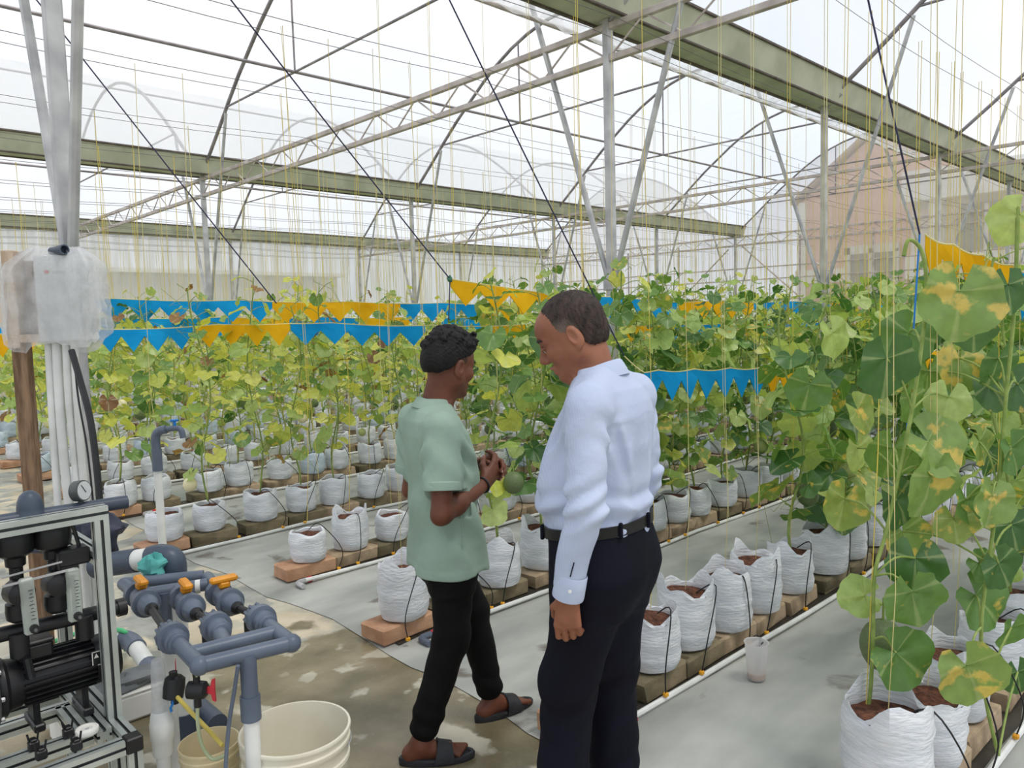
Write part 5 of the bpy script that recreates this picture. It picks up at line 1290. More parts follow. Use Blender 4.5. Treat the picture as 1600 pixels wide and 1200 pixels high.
bars(fr_, [((FX0, FYf, ZT), (FX1+.02, FYf, ZT)), ((FX1, FYf, 0.02), (FX1, FYf, ZT-.02)), ((FX0, FYf, .02), (FX0, FYf, ZT-.02)), ((FX1, FYb, .02), (FX1, FYb, .93)), ((FX0, FYb, .02), (FX0, FYb, .93)),
           ((FX1, FYf+.02, .93), (FX1, FYb+.02, .93)), ((FX0, FYf+.02, .93), (FX0, FYb+.02, .93)), ((FX1, FYn, ZD), (FX1, FYb-.02, ZD)), ((FX1-.045, FYn+.1, ZD), (FX1-.045, FYb-.02, ZD+.0)), ((FX0, FYn, ZD), (FX0, FYb-.02, ZD)),
           ((FX0, FYn, ZD), (FX1-.025, FYn, ZD)), ((FX0, FYf-.03, ZD), (FX1-.07, FYf-.03, ZD)), ((FX0, 2.68, ZD), (FX1-.07, 2.68, ZD)), ((FX0, 2.82, ZD), (FX1-.07, 2.82, ZD)),
           ((FX1, FYn, .02), (FX1, FYn, ZD-.02)), ((FX0, FYn, .02), (FX0, FYn, ZD-.02)), ((FX0, FYf, .10), (FX1, FYf, .10)), ((FX1, FYn, .1), (FX1, FYb, .1)), ((.3, FYf, ZD), (.3, 2.68, ZD)), ((.58, FYf, ZD), (.58, 2.68, ZD)), ((FX0, FYb, .93), (FX1-.02, FYb, .93))])
for p in ((FX1, FYn-.0, ZD), (FX0, FYn, ZD)):
    q = local(fr_, [p])[0]; MB().rbox(q, (.046, .046, .046), .004).build('corner_cap', M_BLK, fr_)
for i, (px, py) in enumerate(((107, 1152), (53, 1172), (120, 1172), (65, 1186))):
    w = onz(px, py, ZD+.02); root = empty('pipe_clamp', (w.x, w.y, ZD+.02))
    MB().rbox((0, 0, .014), (.028, .024, .028), .004).rbox((0, .0, .03), (.016, .024, .008), .002).build('clamp_block', M_BLK, root)
    MB().tube([(-.01, 0, .028), (-.014, 0, .05)], .003, 5).tube([(.01, 0, .028), (.014, 0, .05)], .003, 5).build('clip_prong', M_BLK, root)
    tag(root, 'small black clamp on the frame deck, %s' % ['rear one beside the white tape roll', 'rear one further left', 'front one under the tape roll', 'front one at far left'][i], 'clamp', 'black deck clamps')
w = onz(136, 1140, ZD+.03); root = empty('tape_roll', (w.x, w.y, ZD+.0205))
MB().lathe([(.012, 0), (.03, 0), (.031, .002), (.031, .013), (.03, .015), (.026, .015), (.026, .012), (.014, .012), (.014, .015), (.012, .015), (.012, 0)], 28, cap0=False, cap1=False).build('tape_spool', M_WHITE, root)
MB().lathe([(.006, .002), (.012, .002), (.012, .013), (.006, .013), (.006, .002)], 18, cap0=False, cap1=False).build('spool_core', M_PVC, root)
tag(root, 'small white roll of thread tape lying on the frame deck', 'tape roll')

# pump
pz = .585; py_ = 2.6
pump = empty('water_pump', (.5, py_, ZD+.02)); tag(pump, 'black finned electric pump with round grey flange on the frame deck', 'pump'); PL_ = lambda x, y, z: Vector((x-.5, y-py_, z-ZD-.02))
def fins(a, h):
    return 1.0
mb = MB(); mb.lathe([(.066, 0), (.066, .2)], 36, PL_(.455, py_, pz), (1, 0, 0)); mb.build('motor_body', M_MOTOR, pump)
for k in range(26):
    a = 2*math.pi*k/26
    if math.cos(a) < -.85: continue
    mb = MB(); c = PL_(.555, py_+math.sin(a)*.069, pz+math.cos(a)*.069); mb.box(c, (.19, .0045, .018), Matrix.Rotation(-a, 3, 'X')); mb.build('cooling_fin', M_MOTOR, pump)
MB().lathe([(.073, 0), (.074, .004), (.074, .06), (.066, .072), (.03, .076)], 30, PL_(.652, py_, pz), (1, 0, 0)).build('fan_cover', M_MOTOR, pump)
MB().lathe([(.05, 0), (.085, .004), (.088, .014), (.088, .02), (.076, .03), (.07, .06)], 32, PL_(.395, py_, pz), (1, 0, 0)).build('bracket', M_MOTOR, pump)
MB().lathe([(.06, 0), (.105, .006), (.11, .016), (.11, .03), (.1, .036)], 36, PL_(.36, py_, pz), (1, 0, 0)).build('flange', M_GREYCAST, pump)
for k in range(8):
    a = 2*math.pi*k/8; MB().lathe([(.007, 0), (.007, .008), (.004, .01)], 6, PL_(.396, py_+math.sin(a)*.097, pz+math.cos(a)*.097), (1, 0, 0)).build('bolt', M_STEEL, pump)
MB().lathe([(.06, 0), (.085, .01), (.095, .05), (.095, .2), (.08, .22)], 32, PL_(.14, py_, pz), (1, 0, 0)).build('pump_head', M_GREYCAST, pump)
bx = MB().rbox(PL_(.50, py_-.01, pz+.09), (.09, .075, .05), .008).build('terminal_box', M_MOTOR, pump); MB().rbox(PL_(.50, py_-.01, pz+.118), (.094, .08, .012), .004).build('box_lid', M_MOTOR, bx)
MB().tube([PL_(.47, py_-.05, pz+.09), PL_(.47, py_-.07, pz+.085), PL_(.475, py_-.08, pz+.03)], .012, 8).build('cable_gland', M_BLK, pump)
lp = MB(); lp.box(PL_(.665, py_-.0735, pz+.03), (.06, .003, .045)); lpo = lp.build('warning_label', M_BLK, pump)
MB().box(PL_(.665, py_-.0755, pz+.051), (.058, .001, .0025)).box(PL_(.665, py_-.0755, pz+.009), (.058, .001, .0025)).box(PL_(.637, py_-.0755, pz+.03), (.0025, .001, .043)).box(PL_(.693, py_-.0755, pz+.03), (.0025, .001, .043)).build('label_border', M_WHITE, lpo)
mb = MB(); c = PL_(.648, py_-.0757, pz+.038); mb.add([c+Vector((-.007, 0, -.006)), c+Vector((.007, 0, -.006)), c+Vector((0, 0, .008))], [(0, 1, 2)]); mb.build('warning_triangle', M_WHITE, lpo)
for i in range(2): MB().box(PL_(.674, py_-.0757, pz+.044-.01*i), (.026, .001, .004)).build('label_line', M_CABINET, lpo)
for x in (.49, .62): MB().rbox(PL_(x, py_, ZD+.032), (.03, .13, .024), .004).rbox(PL_(x, py_, ZD+.07), (.018, .08, .07), .004).build('foot', M_MOTOR, pump)

# black valve manifold with two flow meters
man_b = empty('valve_manifold', (.45, 2.58, .75)); tag(man_b, 'black pipe and valve assembly mounted inside the aluminium frame', 'manifold'); ML = lambda x, y, z: Vector((x-.45, y-2.58, z-.75))
MB().tube([ML(-.05, 2.58, .76), ML(.74, 2.58, .735)], .022, 14).build('lower_pipe', M_BLK, man_b)
MB().tube([ML(.73, 2.58, .735), ML(.755, 2.58, .735)], .028, 14).build('end_cap', M_BLK, man_b)
MB().tube([ML(-.05, 2.56, 1.082), ML(.74, 2.56, 1.072), ML(.775, 2.56, 1.071)], .021, 14).build('upper_pipe', M_PVCD, man_b)
for X_ in (.35, .468, .565):
    MB().lathe([(.022, 0), (.034, .01), (.036, .03), (.034, .055), (.024, .06), (.018, .07), (.018, .16), (.026, .165), (.028, .2), (.02, .21), (.02, .3)], 20, ML(X_, 2.57, .775)).build('union_riser', M_BLK, man_b)
    MB().lathe([(.03, 0), (.048, .012), (.052, .035), (.05, .075), (.04, .088), (.026, .1)], 26, ML(X_, 2.57, .965)).build('valve_body', M_BLK, man_b)
    for k in range(6):
        a = k*math.pi/3; MB().lathe([(.006, 0), (.006, .009)], 8, ML(X_+.042*math.cos(a), 2.57+.042*math.sin(a), 1.045)).build('bolt', M_GREYCAST, man_b)
    MB().lathe([(.034, 0), (.036, .004), (.036, .05), (.02, .06)], 16, ML(X_-.01, 2.56, .87), (.2, -1, 0)).build('diaphragm_cap', M_BLK, man_b)
MB().rbox(ML(.605, 2.53, .945), (.085, .06, .05), .006).rbox(ML(.59, 2.53, .915), (.05, .05, .03), .004).build('solenoid_box', M_BLK, man_b)
MB().tube([ML(.42, 2.5, .905), ML(.6, 2.5, .912)], .004, 6).tube([ML(.42, 2.5, .93), ML(.57, 2.5, .94)], .003, 6).build('tie_rod', M_STEEL, man_b)
MB().tube(smoothpath([ML(.535, 2.57, 1.05), ML(.6, 2.55, 1.07), ML(.625, 2.53, .97)], 6), .006, 6).build('cable', M_BLK, man_b)
for X_ in (.445, .615):
    MB().tube([ML(X_+.015, 2.56, .745), ML(X_+.015, 2.56, .675)], .026, 14).build('drop_elbow', M_BLK, man_b)
for i, (t0, b0) in enumerate((((40, 903), (50, 990)), ((113, 888), (118, 970)))):
    a = onY(*t0, 2.50); b = onY(*b0, 2.50); root = empty('flow_meter', tuple(b)); d = a-b; ang = math.atan2(d.x, d.z); rt_ = Matrix.Rotation(ang, 3, 'Y'); h = d.length
    MB().rbox(rt_ @ Vector((0, 0, h/2)), (.036, .024, h), .005, rt_).build('acrylic_block', M_CLEAR, root)
    MB().tube([rt_ @ Vector((0, -.0, .03)), rt_ @ Vector((0, 0, h-.02))], .006, 8).build('float_tube', M_GREYCAST, root)
    for k in range(9): MB().box(rt_ @ Vector((.006, -.0135, .045+k*(h-.08)/8)), (.012 if k % 2 == 0 else .007, .001, .0018), rt_).build('scale_mark', M_SLOT, root)
    kn = MB().lathe([(.012, 0), (.0125, .012), (.011, .018)], 16, rt_ @ Vector((.004, -.012, .018)), (0, -1, 0)).build('knob', M_BLK, root); MB().lathe([(.005, 0), (.0045, .006)], 10, rt_ @ Vector((.004, -.03, .018)), (0, -1, 0)).build('knob_stud', M_GREYCAST, kn)
    tag(root, ['tilted clear flow meter with scale, nearer the left edge', 'upright clear flow meter with scale, beside the frame post'][i], 'flow meter', 'flow meters')
w = onY(48, 806, 2.56); root = empty('air_valve', tuple(w))
MB().lathe([(.036, -.03), (.038, -.028), (.038, .006), (.035, .01), (.035, .024), (.032, .045), (.025, .062), (.012, .073), (.002, .075)], 26, (0, 0, 0)).build('dome', M_PVCD, root)
MB().tube([(-.045, -.03, -.012), (.0, -.048, -.008), (.05, -.03, -.014), (.16, -.075, -.03)], .0025, 5).build('tie_wire', M_STEEL, root)
tag(root, 'dark domed air valve on top of the frame pipe', 'valve')
w = onY(127, 795, 2.56); root = empty('pressure_gauge', tuple(w))
MB().lathe([(.02, -.035), (.021, .0), (.019, .004)], 16).build('gauge_base', M_PVCD, root); MB().tube([(0, 0, 0), (0, 0, .025)], .008, 10).build('stem', M_GREYCAST, root)
ax = Vector((.55, -.75, .1)).normalized(); c = Vector((0, 0, .055))
g = MB().lathe([(.026, -.016), (.031, -.014), (.032, .01), (.0315, .014), (.028, .014)], 30, c, ax).build('gauge_case', M_GREYCAST, root)
MB().lathe([(.0005, .0), (.028, .0), (.028, .001), (.0005, .001)], 26, c+ax*.0145, ax, cap0=False, cap1=False).build('dial', M_CABINET, g); up_ = (Vector((0, 0, 1))-ax*ax.z).normalized(); sd_ = ax.cross(up_)
MB().tube([c+ax*.0165-up_*.006-sd_*.004, c+ax*.0165+up_*.018+sd_*.010], .0012, 4).build('needle', M_BLK, g)
tag(root, 'round grey pressure gauge standing on the frame pipe', 'gauge')

# ---------------------------------------------------------------- grey PVC dosing manifold
ZM = .68
Pm = lambda x, y, z=ZM: onz(x, y, z)
dm = empty('dosing_manifold', tuple(Pm(320, 980))); DL = lambda p: Vector(p)-Vector(dm.location)
tag(dm, 'grey PVC dosing manifold with three orange-handled valves and black injectors', 'manifold')
def pv(name, pts, r=.0225, m_=None, par=None, n=16): return MB().tube([DL(p) for p in pts], r, n).build(name, m_ or M_PVCG, par or dm)
lines = [((193, 912), (222, 936), (240, 966), (272, 999), (312, 1040)), ((278, 922), (292, 942), (308, 960), (340, 982), (352, 1008)), ((324, 902), (351, 934), (372, 950), (411, 970), (456, 1005))]
B0, B1, C0, C1 = Pm(193, 912), Pm(318, 900), Pm(215, 930), Pm(324, 913)
pv('back_bar', [B0, B1]); pv('back_bar', [C0, C1]); pv('front_bar', [Pm(312, 1040), Pm(456, 1005)]); pv('front_bar', [Pm(298, 1022), Pm(432, 988)])
pv('white_sleeve', [Pm(305, 917), Pm(313, 916)], .0245, M_PVC)
for i, L_ in enumerate(lines):
    p0, pv1, pv2, pu, p1 = [Pm(*q) for q in L_]; d = (p1-p0).normalized()
    pv('pipe_run', [p0, pv1]); pv('pipe_run', [pu, p1])
    vb = MB().lathe([(.026, -.08), (.044, -.078), (.044, -.05), (.031, -.048), (.031, -.024), (.036, -.022), (.036, .022), (.03, .024), (.03, .04), (.0465, .042), (.0465, .066), (.036, .068), (.033, .1), (.022, .125)], 24, DL(pv1), d).build('ball_valve', M_PVCG, dm)
    c = DL(pv1)+Vector((0, 0, .03)); MB().tube([c, c+Vector((0, 0, .016))], .012, 10).build('valve_stem', M_PVCD, vb)
    hd = d if i < 2 else Vector((d.y, -d.x, 0)); ang = math.atan2(hd.y, hd.x); rz = Matrix.Rotation(ang, 3, 'Z')
    h_ = MB(); h_.rbox(c+Vector((0, 0, .036)), (.092, .032, .022), .007, rz); h_.rbox(c+Vector((0, 0, .018)), (.038, .034, .026), .007, rz); h_.build('valve_handle', M_ORANGE, vb)
    MB().tube([DL(pv1)+d*.12, DL(pu)-d*.06], .0125, 12).build('injector_tube', M_BLK, dm)
    MB().lathe([(.0005, 0), (.022, .002), (.02, .03), (.012, .04)], 12, DL(pv1)+d*.105, d).build('injector_nose', M_BLK, dm)
    MB().lathe([(.018, -.075), (.034, -.07), (.036, -.03), (.0465, -.028), (.0465, -.004), (.035, -.002), (.035, .03), (.029, .034), (.029, .05), (.024, .052)], 24, DL(pu), d).build('union', M_PVCG, dm)
    un = MB(); 
    for k in range(10):
        a_ = 2*math.pi*k/10; u_ = d.orthogonal().normalized(); w_ = d.cross(u_); q_ = u_*math.cos(a_)+w_*math.sin(a_); un.tube([DL(pu)+q_*.036-d*.068, DL(pu)+q_*.037-d*.032], .006, 5)
    un.build('nut_ribs', M_PVCG, dm)
    s = DL(pv1.lerp(pu, .62)); MB().tube([s, s+Vector((0, 0, -.04))], .010, 10).tube([s+Vector((0, 0, -.035)), s+Vector((0, 0, -.085))], .0145, 10).rbox(s+Vector((.0, -.016, -.06)), (.01, .03, .035), .003).build('suction_port', M_BLK, dm)
for k, L_ in ((0, lines[0]), (2, lines[2])):
    p = DL(Pm(*L_[4])); MB().lathe([(.0005, -.027), (.015, -.023), (.025, -.012), (.027, 0), (.025, .012), (.015, .023), (.0005, .027)], 16, p, cap0=False, cap1=False).build('elbow', M_PVCG, dm)
lg = Pm(387, 1023); gz = lambda p, z: Vector((p.x, p.y, z))
pv('tee_leg', [lg, gz(lg, .5)], .0235); pv('leg_coupling', [gz(lg, .56), gz(lg, .49)], .0285); pv('white_leg', [gz(lg, .5), gz(lg, 0.0)], .0225, M_PVC)
lb = Pm(256, 925); pv('tee_leg', [lb, gz(lb, .52)], .0235); pv('leg_coupling', [gz(lb, .56), gz(lb, .5)], .028); pv('white_leg', [gz(lb, .52), gz(lb, 0)], .022, M_PVC)
# white fitting hanging under the first injector
w = Vector((.785, 2.41, 0)); root = empty('white_suction_pipe', tuple(w))
MB().lathe([(.02, 0), (.022, .01), (.022, .30)], 18).build('lower_pipe', M_PVC, root)
MB().lathe([(.029, .30), (.031, .305), (.031, .345), (.034, .35), (.035, .40), (.033, .405), (.03, .43), (.026, .44)], 20).build('coupling', M_PVC, root)
MB().lathe([(.026, .43), (.021, .56), (.017, .60)], 16).build('upper_hose', F_BAG, root); MB().lathe([(.03, 0), (.03, .03), (.024, .035)], 16).build('black_foot', M_BLK, root)
tag(root, 'translucent white pipe with stepped coupling standing by the frame post', 'pipe')
def red_valve(pos, lab, out, big):
    root = empty('butterfly_valve', tuple(pos)); s = 1.15 if big else .95
    MB().lathe([(.018*s, -.03*s), (.026*s, -.026*s), (.028*s, 0), (.026*s, .024*s), (.016*s, .032*s)], 18, (0, 0, 0), out).build('valve_body', M_BLK, root)
    MB().tube([(0, 0, -.05), (0, 0, .05)], .011*s, 10).build('valve_spigot', M_BLK, root)
    o = Vector(out).normalized(); sd = Vector((-o.y, o.x, 0)); b = MB(); V = []; 
    for t in (-.004, .004):
        for (x, y) in ((0, -.008), (.02, -.012), (.024, -.03), (.036, -.034), (.034, 0), (.036, .034), (.024, .03), (.02, .012), (0, .008)): V.append(o*(.026+x*.75)+sd*t+Vector((0, 0, y)))
    b.add(V, [tuple(range(9)), tuple(reversed(range(9, 18)))]+[(k, (k+1) % 9, 9+(k+1) % 9, 9+k) for k in range(9)]); b.build('red_handle', M_RED, root)
    tag(root, lab, 'valve', 'red handled valves')
red_valve(at(308, 1078, 2.22), 'small black valve with red handle hanging below the front bar', RT, False)
red_valve(at(272, 1074, 2.36), 'larger black valve with red handle pointing up beside the white pipe', (.2, .1, .9), True)
def hose(name, pts, r, m_, lab, cat='hose'):
    o = MB().tube(smoothpath(pts, 6), r, 8).build(name, m_); tag(o, lab, cat); return o
hose('suction_hose', [at(308, 1062, 2.22), at(306, 1045, 2.2), Pm(306, 1030, .64)], .004, M_HOSEG, 'thin pale tube dropping from the manifold to the red-handled valve')
hose('yellow_hose', [at(276, 1088, 2.34), at(296, 1110, 2.3), at(325, 1140, 2.26), at(348, 1165, 2.22)], .0065, M_HOSEY, 'translucent yellow hose dipping into the small bucket')
hose('green_hose', [at(309, 1098, 2.22), at(309, 1130, 2.22), at(316, 1165, 2.22), at(332, 1186, 2.22), at(352, 1180, 2.2)], .0055, M_HOSEG, 'pale green hose looping down into the small bucket')
hose('grey_hose', [at(372, 1040, 2.14), at(366, 1080, 2.16), at(358, 1130, 2.17), at(353, 1190, 2.18), at(351, 1260, 2.18)], .006, M_PVCG, 'slim grey hose hanging beside the white manifold leg')
hose('blue_cord', [at(266, 1088, 2.36), at(270, 1098, 2.35), at(267, 1106, 2.35), at(268, 1112, 2.35)], .004, M_BLUE, 'short bright blue cord tied under the larger valve', 'cord')
# buckets
def bucket(c, r, h, m_, lab, water):
    root = empty('bucket', (c[0], c[1], 0))
    MB().lathe([(r*.8, 0), (r*.83, .004), (r*.93, h*.72), (r*.97, h*.74), (r*.97, h*.77), (r*.945, h*.78), (r*.955, h*.86), (r*.99, h*.88), (r*.99, h*.91), (r*.96, h*.92), (r*.97, h*.965), (r*1.0, h*.97), (r*1.01, h*.985), (r*1.0, h), (r*.96, h), (r*.95, h*.98), (r*.78, .012)], 44, cap0=True, cap1=True).build('shell', m_, root)
    MB().lathe([(.001, water), (r*.8+(r*.15)*water/h, water)], 40, cap0=False, cap1=False).build('water', M_WATER, root)
    MB().tube([(r*1.0*math.cos(t), r*1.0*math.sin(t), h*.86-.16*math.sin((t-.4)/2.4*math.pi) if .4 < t < 2.8 else h*.86) for t in np.linspace(-.9+1.2*0, 2.2, 14)], .0025, 5).build('wire_handle', M_STEEL, root)
    tag(root, lab, 'bucket', 'plastic buckets')
bc = onz(452, 1140, .38)
bucket((bc.x+.02, bc.y+.0), .166, .38, M_BUCKET, 'large cream bucket with ribbed rim behind the white manifold leg', .17)
bc2 = onz(338, 1162, .31)
bucket((bc2.x-.01, bc2.y+.03), .092, .31, M_BUCKET2, 'smaller yellowed bucket holding the yellow and green hoses', .15)

# ---------------------------------------------------------------- large drain pipes behind the frame
root = empty('drain_pipe', tuple(at(262, 868, 2.95))); o_ = Vector(root.location); a = at(150, 885, 3.05)-o_
MB().tube([a, a*.42], .047, 20).build('pipe_socket', M_PVCD, root); MB().tube([a*.44, a*.2], .0415, 20).build('white_pipe', M_PVC, root)
e1 = a*.22; MB().tube(smoothpath([e1, a*.08, Vector((.012, -.012, -.02)), Vector((.014, -.013, -.09)), Vector((.014, -.013, -.16))], 6), .0475, 20).build('elbow', M_PVCD, root)
MB().tube([(.014, -.013, -.15), (.014, -.013, -o_.z)], .04, 18).build('down_pipe', M_PVC, root); MB().tube([(.014, -.013, -.11), (.014, -.013, -.122)], .0485, 18).build('pipe_band', M_PVC, root)
MB().tube([(.014, -.013, -o_.z+.12), (.014, -.013, -o_.z)], .047, 18).build('base_socket', M_PVCD, root)
tag(root, 'thick dark grey drain pipe with white section and elbow beside the frame', 'pipe')
root = empty('floor_drain', tuple(onz(205, 1003, .16)))
o_ = Vector(root.location); q = lambda x, y, z: onz(x, y, z)-o_
MB().tube([q(160, 990, .2), q(192, 1000, .17)], .036, 16).build('white_pipe', M_PVC, root); MB().tube(smoothpath([q(188, 999, .172), q(203, 1002, .165), q(214, 1013, .16)], 5), .043, 16).build('elbow', M_PVCG, root)
MB().tube([q(212, 1011, .16), q(236, 1046, .14)], .036, 16).build('white_pipe', M_PVC, root); MB().tube(smoothpath([q(232, 1040, .14), q(243, 1056, .13), q(250, 1075, .09)], 5), .043, 16).build('elbow', M_PVCG, root)
MB().tube([q(286, 1082, .1), q(318, 1112, .08)], .036, 16).build('grey_pipe', M_PVCG, root); MB().tube([q(312, 1107, .08), q(340, 1132, .07)], .041, 16).build('pipe_socket', M_PVCD, root); MB().tube([q(250, 1072, .09), q(290, 1085, .1)], .034, 14).build('white_pipe', M_PVC, root)
tag(root, 'white floor pipe with grey elbows running behind the white suction pipe', 'pipe')
for (px, py) in ((200, 1035), (240, 1065), (315, 1135)): pass
root = empty('white_trunking', (.95, 3.36, 0)); MB().rbox((0, 0, .06), (.52, .12, .115), .012).build('trunk_body', M_WHITE, root); MB().rbox((0, 0, .121), (.525, .124, .014), .006).build('trunk_lid', M_WHITE, root)
tag(root, 'long white plastic box lying on the floor behind the frame', 'box')
def crumple(name, c, d, m_, seed, lab, cat, parent=None, rz=0.0):
    rn = random.Random(seed); n, k = 12, 18; V = []; F = []
    for i in range(n+1):
        t = math.pi*i/n
        for j in range(k):
            p = 2*math.pi*j/k; r = 1+.16*math.sin(3*p+seed+2*t)+.12*math.sin(5*t+2*p)+rn.uniform(-.09, .09)
            V.append((d[0]*math.sin(t)*math.cos(p)*r, d[1]*math.sin(t)*math.sin(p)*r, max(-d[2]*.98, -d[2]*math.cos(t)*r)))
    for i in range(n):
        for j in range(k): F.append((i*k+j, i*k+(j+1) % k, (i+1)*k+(j+1) % k, (i+1)*k+j))
    b = MB(); b.add(V, F, True); o = b.build(name, m_, parent, c); o.rotation_euler.z = rz
    if lab: tag(o, lab, cat)
    return o
crumple('teal_rag', tuple(at(241, 884, 2.9)), (.05, .05, .042), M_TEAL, 4, 'crumpled teal rag tied around the thick drain pipe', 'rag')
crumple('navy_tarp', tuple(at(128, 838, 3.2)), (.17, .12, .08), M_TARP, 9, 'crumpled navy tarp bundle seen through the aluminium frame', 'tarp')
crumple('grey_plastic_sheet', (.97, 3.36, .155), (.17, .06, .035), M_GREYBAG, 6, 'crumpled grey plastic sheet lying on the long white box', 'plastic sheet')
hose('green_floor_hose', [onz(20, 1020, .25), onz(60, 1012, .2), onz(120, 990, .2), onz(180, 984, .22), onz(198, 990, .2), onz(203, 1000, .12), onz(196, 1015, .02)], .011, M_GHOSE, 'mint green garden hose passing behind the pump')

# tall standpipe
sp0 = onz(262, 972, 0); root = empty('standpipe', (sp0.x, sp0.y, 0))
hz = onX(262, 735, sp0.x).z; ht = onX(262, 683, sp0.x).z; sd = (at(300, 676, 4.2)-at(262, 680, 4.2)); sd.z = 0
MB().tube([(0, 0, 0), (0, 0, hz+.02)], .021, 16).build('white_riser', M_PVC, root); MB().tube([(0, 0, hz-.02), (0, 0, hz+.1)], .027, 16).build('grey_coupling', M_PVCG, root)
MB().tube(smoothpath([(0, 0, hz+.06), (0, 0, ht-.02), tuple(Vector((0, 0, ht+.015))+sd*.16), tuple(Vector((0, 0, ht+.025))+sd*.45)], 6), .024, 14).build('grey_elbow', M_PVCG, root)
MB().tube(smoothpath([tuple(Vector((0, 0, ht+.025))+sd*.4), tuple(Vector((0, 0, ht+.03))+sd*.85), tuple(Vector((0, 0, ht+.018))+sd*1.05), tuple(Vector((0, 0, ht-.025))+sd*1.12)], 6), .016, 12).build('tap_spout', M_PVCG, root)
MB().tube([tuple(Vector((0, 0, ht+.03))+sd*.8), tuple(Vector((0, 0, ht+.065))+sd*.8)], .009, 8).rbox(tuple(Vector((0, 0, ht+.072))+sd*.8), (.045, .014, .012), .004).build('tap_handle', M_BLUE, root)
tag(root, 'tall white standpipe with grey bent tap end at the row ends', 'standpipe')

# ---------------------------------------------------------------- control cabinet under plastic by the thick post
dC = 3.25
cb = at(98, 465, dC); cz = Vector((cb.x, cb.y, 0)); face = Vector((RT.x, RT.y, 0)).normalized()
root = empty('control_cabinet', (cz.x, cz.y, 0), math.atan2(face.y, face.x)); z0 = at(98, 535, dC).z; z1 = at(98, 398, dC).z
MB().rbox((0, .03, (z0+z1)/2), (.19, .12, z1-z0), .008).build('cabinet_body', M_CABINET, root)
MB().rbox((0, -.035, (z0+z1)/2), (.182, .012, z1-z0-.01), .004).build('cabinet_door', M_CABINET, root)
MB().box((-.035, -.0425, z1-.075), (.018, .001, .012)).build('red_mark', M_RED, root); MB().box((.02, -.0425, z1-.077), (.06, .001, .008)).build('grey_mark', mat('pale_print', C(168, 186, 176)), root)
tag(root, 'grey-white control cabinet on the thick post, veiled by plastic', 'cabinet')
root = empty('timber_board', tuple(Vector((cz.x, cz.y, 0))-face*.155)); root.rotation_euler.z = math.atan2(face.y, face.x)
MB().rbox((-.035, .0, .86), (.062, .05, 1.72), .004).build('lower_post', M_WOOD, root)
MB().rbox((-.045, .0, (z0+z1)/2+.0), (.05, .08, z1-z0+.04), .004).build('upper_board', M_WOODL, root); MB().rbox((.0, .0, z0+.02), (.14, .07, .035), .004).build('ledge', M_WOODL, root)
MB().rbox((.02, .035, (z0+z1)/2), (.085, .02, z1-z0-.04), .003).build('dark_back_panel', M_WOOD, root)
tag(root, 'weathered wooden post and board beside the control cabinet', 'wooden post')
# clear bag
rn = random.Random(21); root = empty('plastic_bag', (cz.x, cz.y, 0), math.atan2(face.y, face.x)); zt2 = z1+.025
b = MB(); V = []; F = []; n, k = 22, 12
per0 = [(-.25, -.02), (-.19, -.085), (-.1, -.07), (.0, -.065), (.1, -.075), (.15, -.05), (.165, 0), (.13, .12), (.02, .13), (-.12, .12), (-.22, .07)]
per = [tuple(p)[:2] for p in smoothpath([(x, y, 0) for x, y in per0]+[(per0[0][0], per0[0][1], 0)], 4)[:-1]]; per = [(x*(1+.05*math.sin(i*2.1)), y*(1+.12*math.sin(i*1.7))) for i, (x, y) in enumerate(per)]
for i in range(k+1):
    f = i/k
    for j, (x, y) in enumerate(per):
        tp = math.sin(min(1, f*4)*math.pi/2); hem = (z1-z0)+.05+.03*math.sin(j*.43)+rn.uniform(-.012, .012)-.5*max(0, x-.05)-.9*max(0, -x-.14)
        V.append((x*(.55+.45*tp)+rn.uniform(-.008, .008), y*(.3+.7*tp)*(1+.2*f*math.sin(j*1.3+f*3))+rn.uniform(-.006, .006), zt2-f*hem+rn.uniform(-.006, .006)))
m_ = len(per)
for i in range(k):
    for j in range(m_): F.append((i*m_+j, i*m_+(j+1) % m_, (i+1)*m_+(j+1) % m_, (i+1)*m_+j))
F.append(tuple(range(m_))); b.add(V, F, True); b.build('bag_film', F_BAG, root)
tag(root, 'torn clear plastic bag pulled over the control cabinet', 'plastic bag')
root = empty('white_conduits', (cz.x, cz.y, 0), math.atan2(face.y, face.x))
for i, (x0, x1) in enumerate(((-.075, -.085), (-.04, -.035), (.0, .015), (.035, .04))):
    MB().tube(smoothpath([(x0, .0, z0+.01), (x0, -.01, z0-.25), ((x0+x1)/2, -.01, z0-.6), (x1, -.015+.03*(i % 2), .5), (x1*1.2, -.02, .02)], 5), .0155 if i != 1 else .019, 12).build('conduit', M_PVC, root)
tag(root, 'bundle of white conduits running down from the control cabinet', 'conduits')
hose('black_cable', [at(112, 548, 3.2), at(124, 590, 3.15), at(140, 650, 3.1), at(150, 720, 3.08), at(157, 800, 3.06), at(160, 860, 3.05), at(161, 960, 3.05)], .0135, M_BLK, 'thick black cable curving down from the cabinet to the frame', 'cable')
hose('thin_black_cable', [at(116, 556, 3.2), at(122, 620, 3.15), at(136, 700, 3.1), at(146, 790, 3.08)], .004, M_BLK, 'thin black cable beside the thick black one', 'cable')
c = at(92, 391, 3.2); d_ = (RT*.9-FW*.5).normalized(); root = empty('pipe_stub', tuple(c))
MB().tube([-d_*.05, d_*.012], .017, 14).build('stub_pipe', M_PVCD, root); MB().lathe([(.021, -.03), (.0215, .0), (.0165, .001), (.0165, -.028)], 18, d_*.04, d_, cap0=False, cap1=False).build('stub_socket', M_PVCD, root)
tag(root, 'short open grey pipe stub lying on top of the cabinet bag', 'pipe stub')

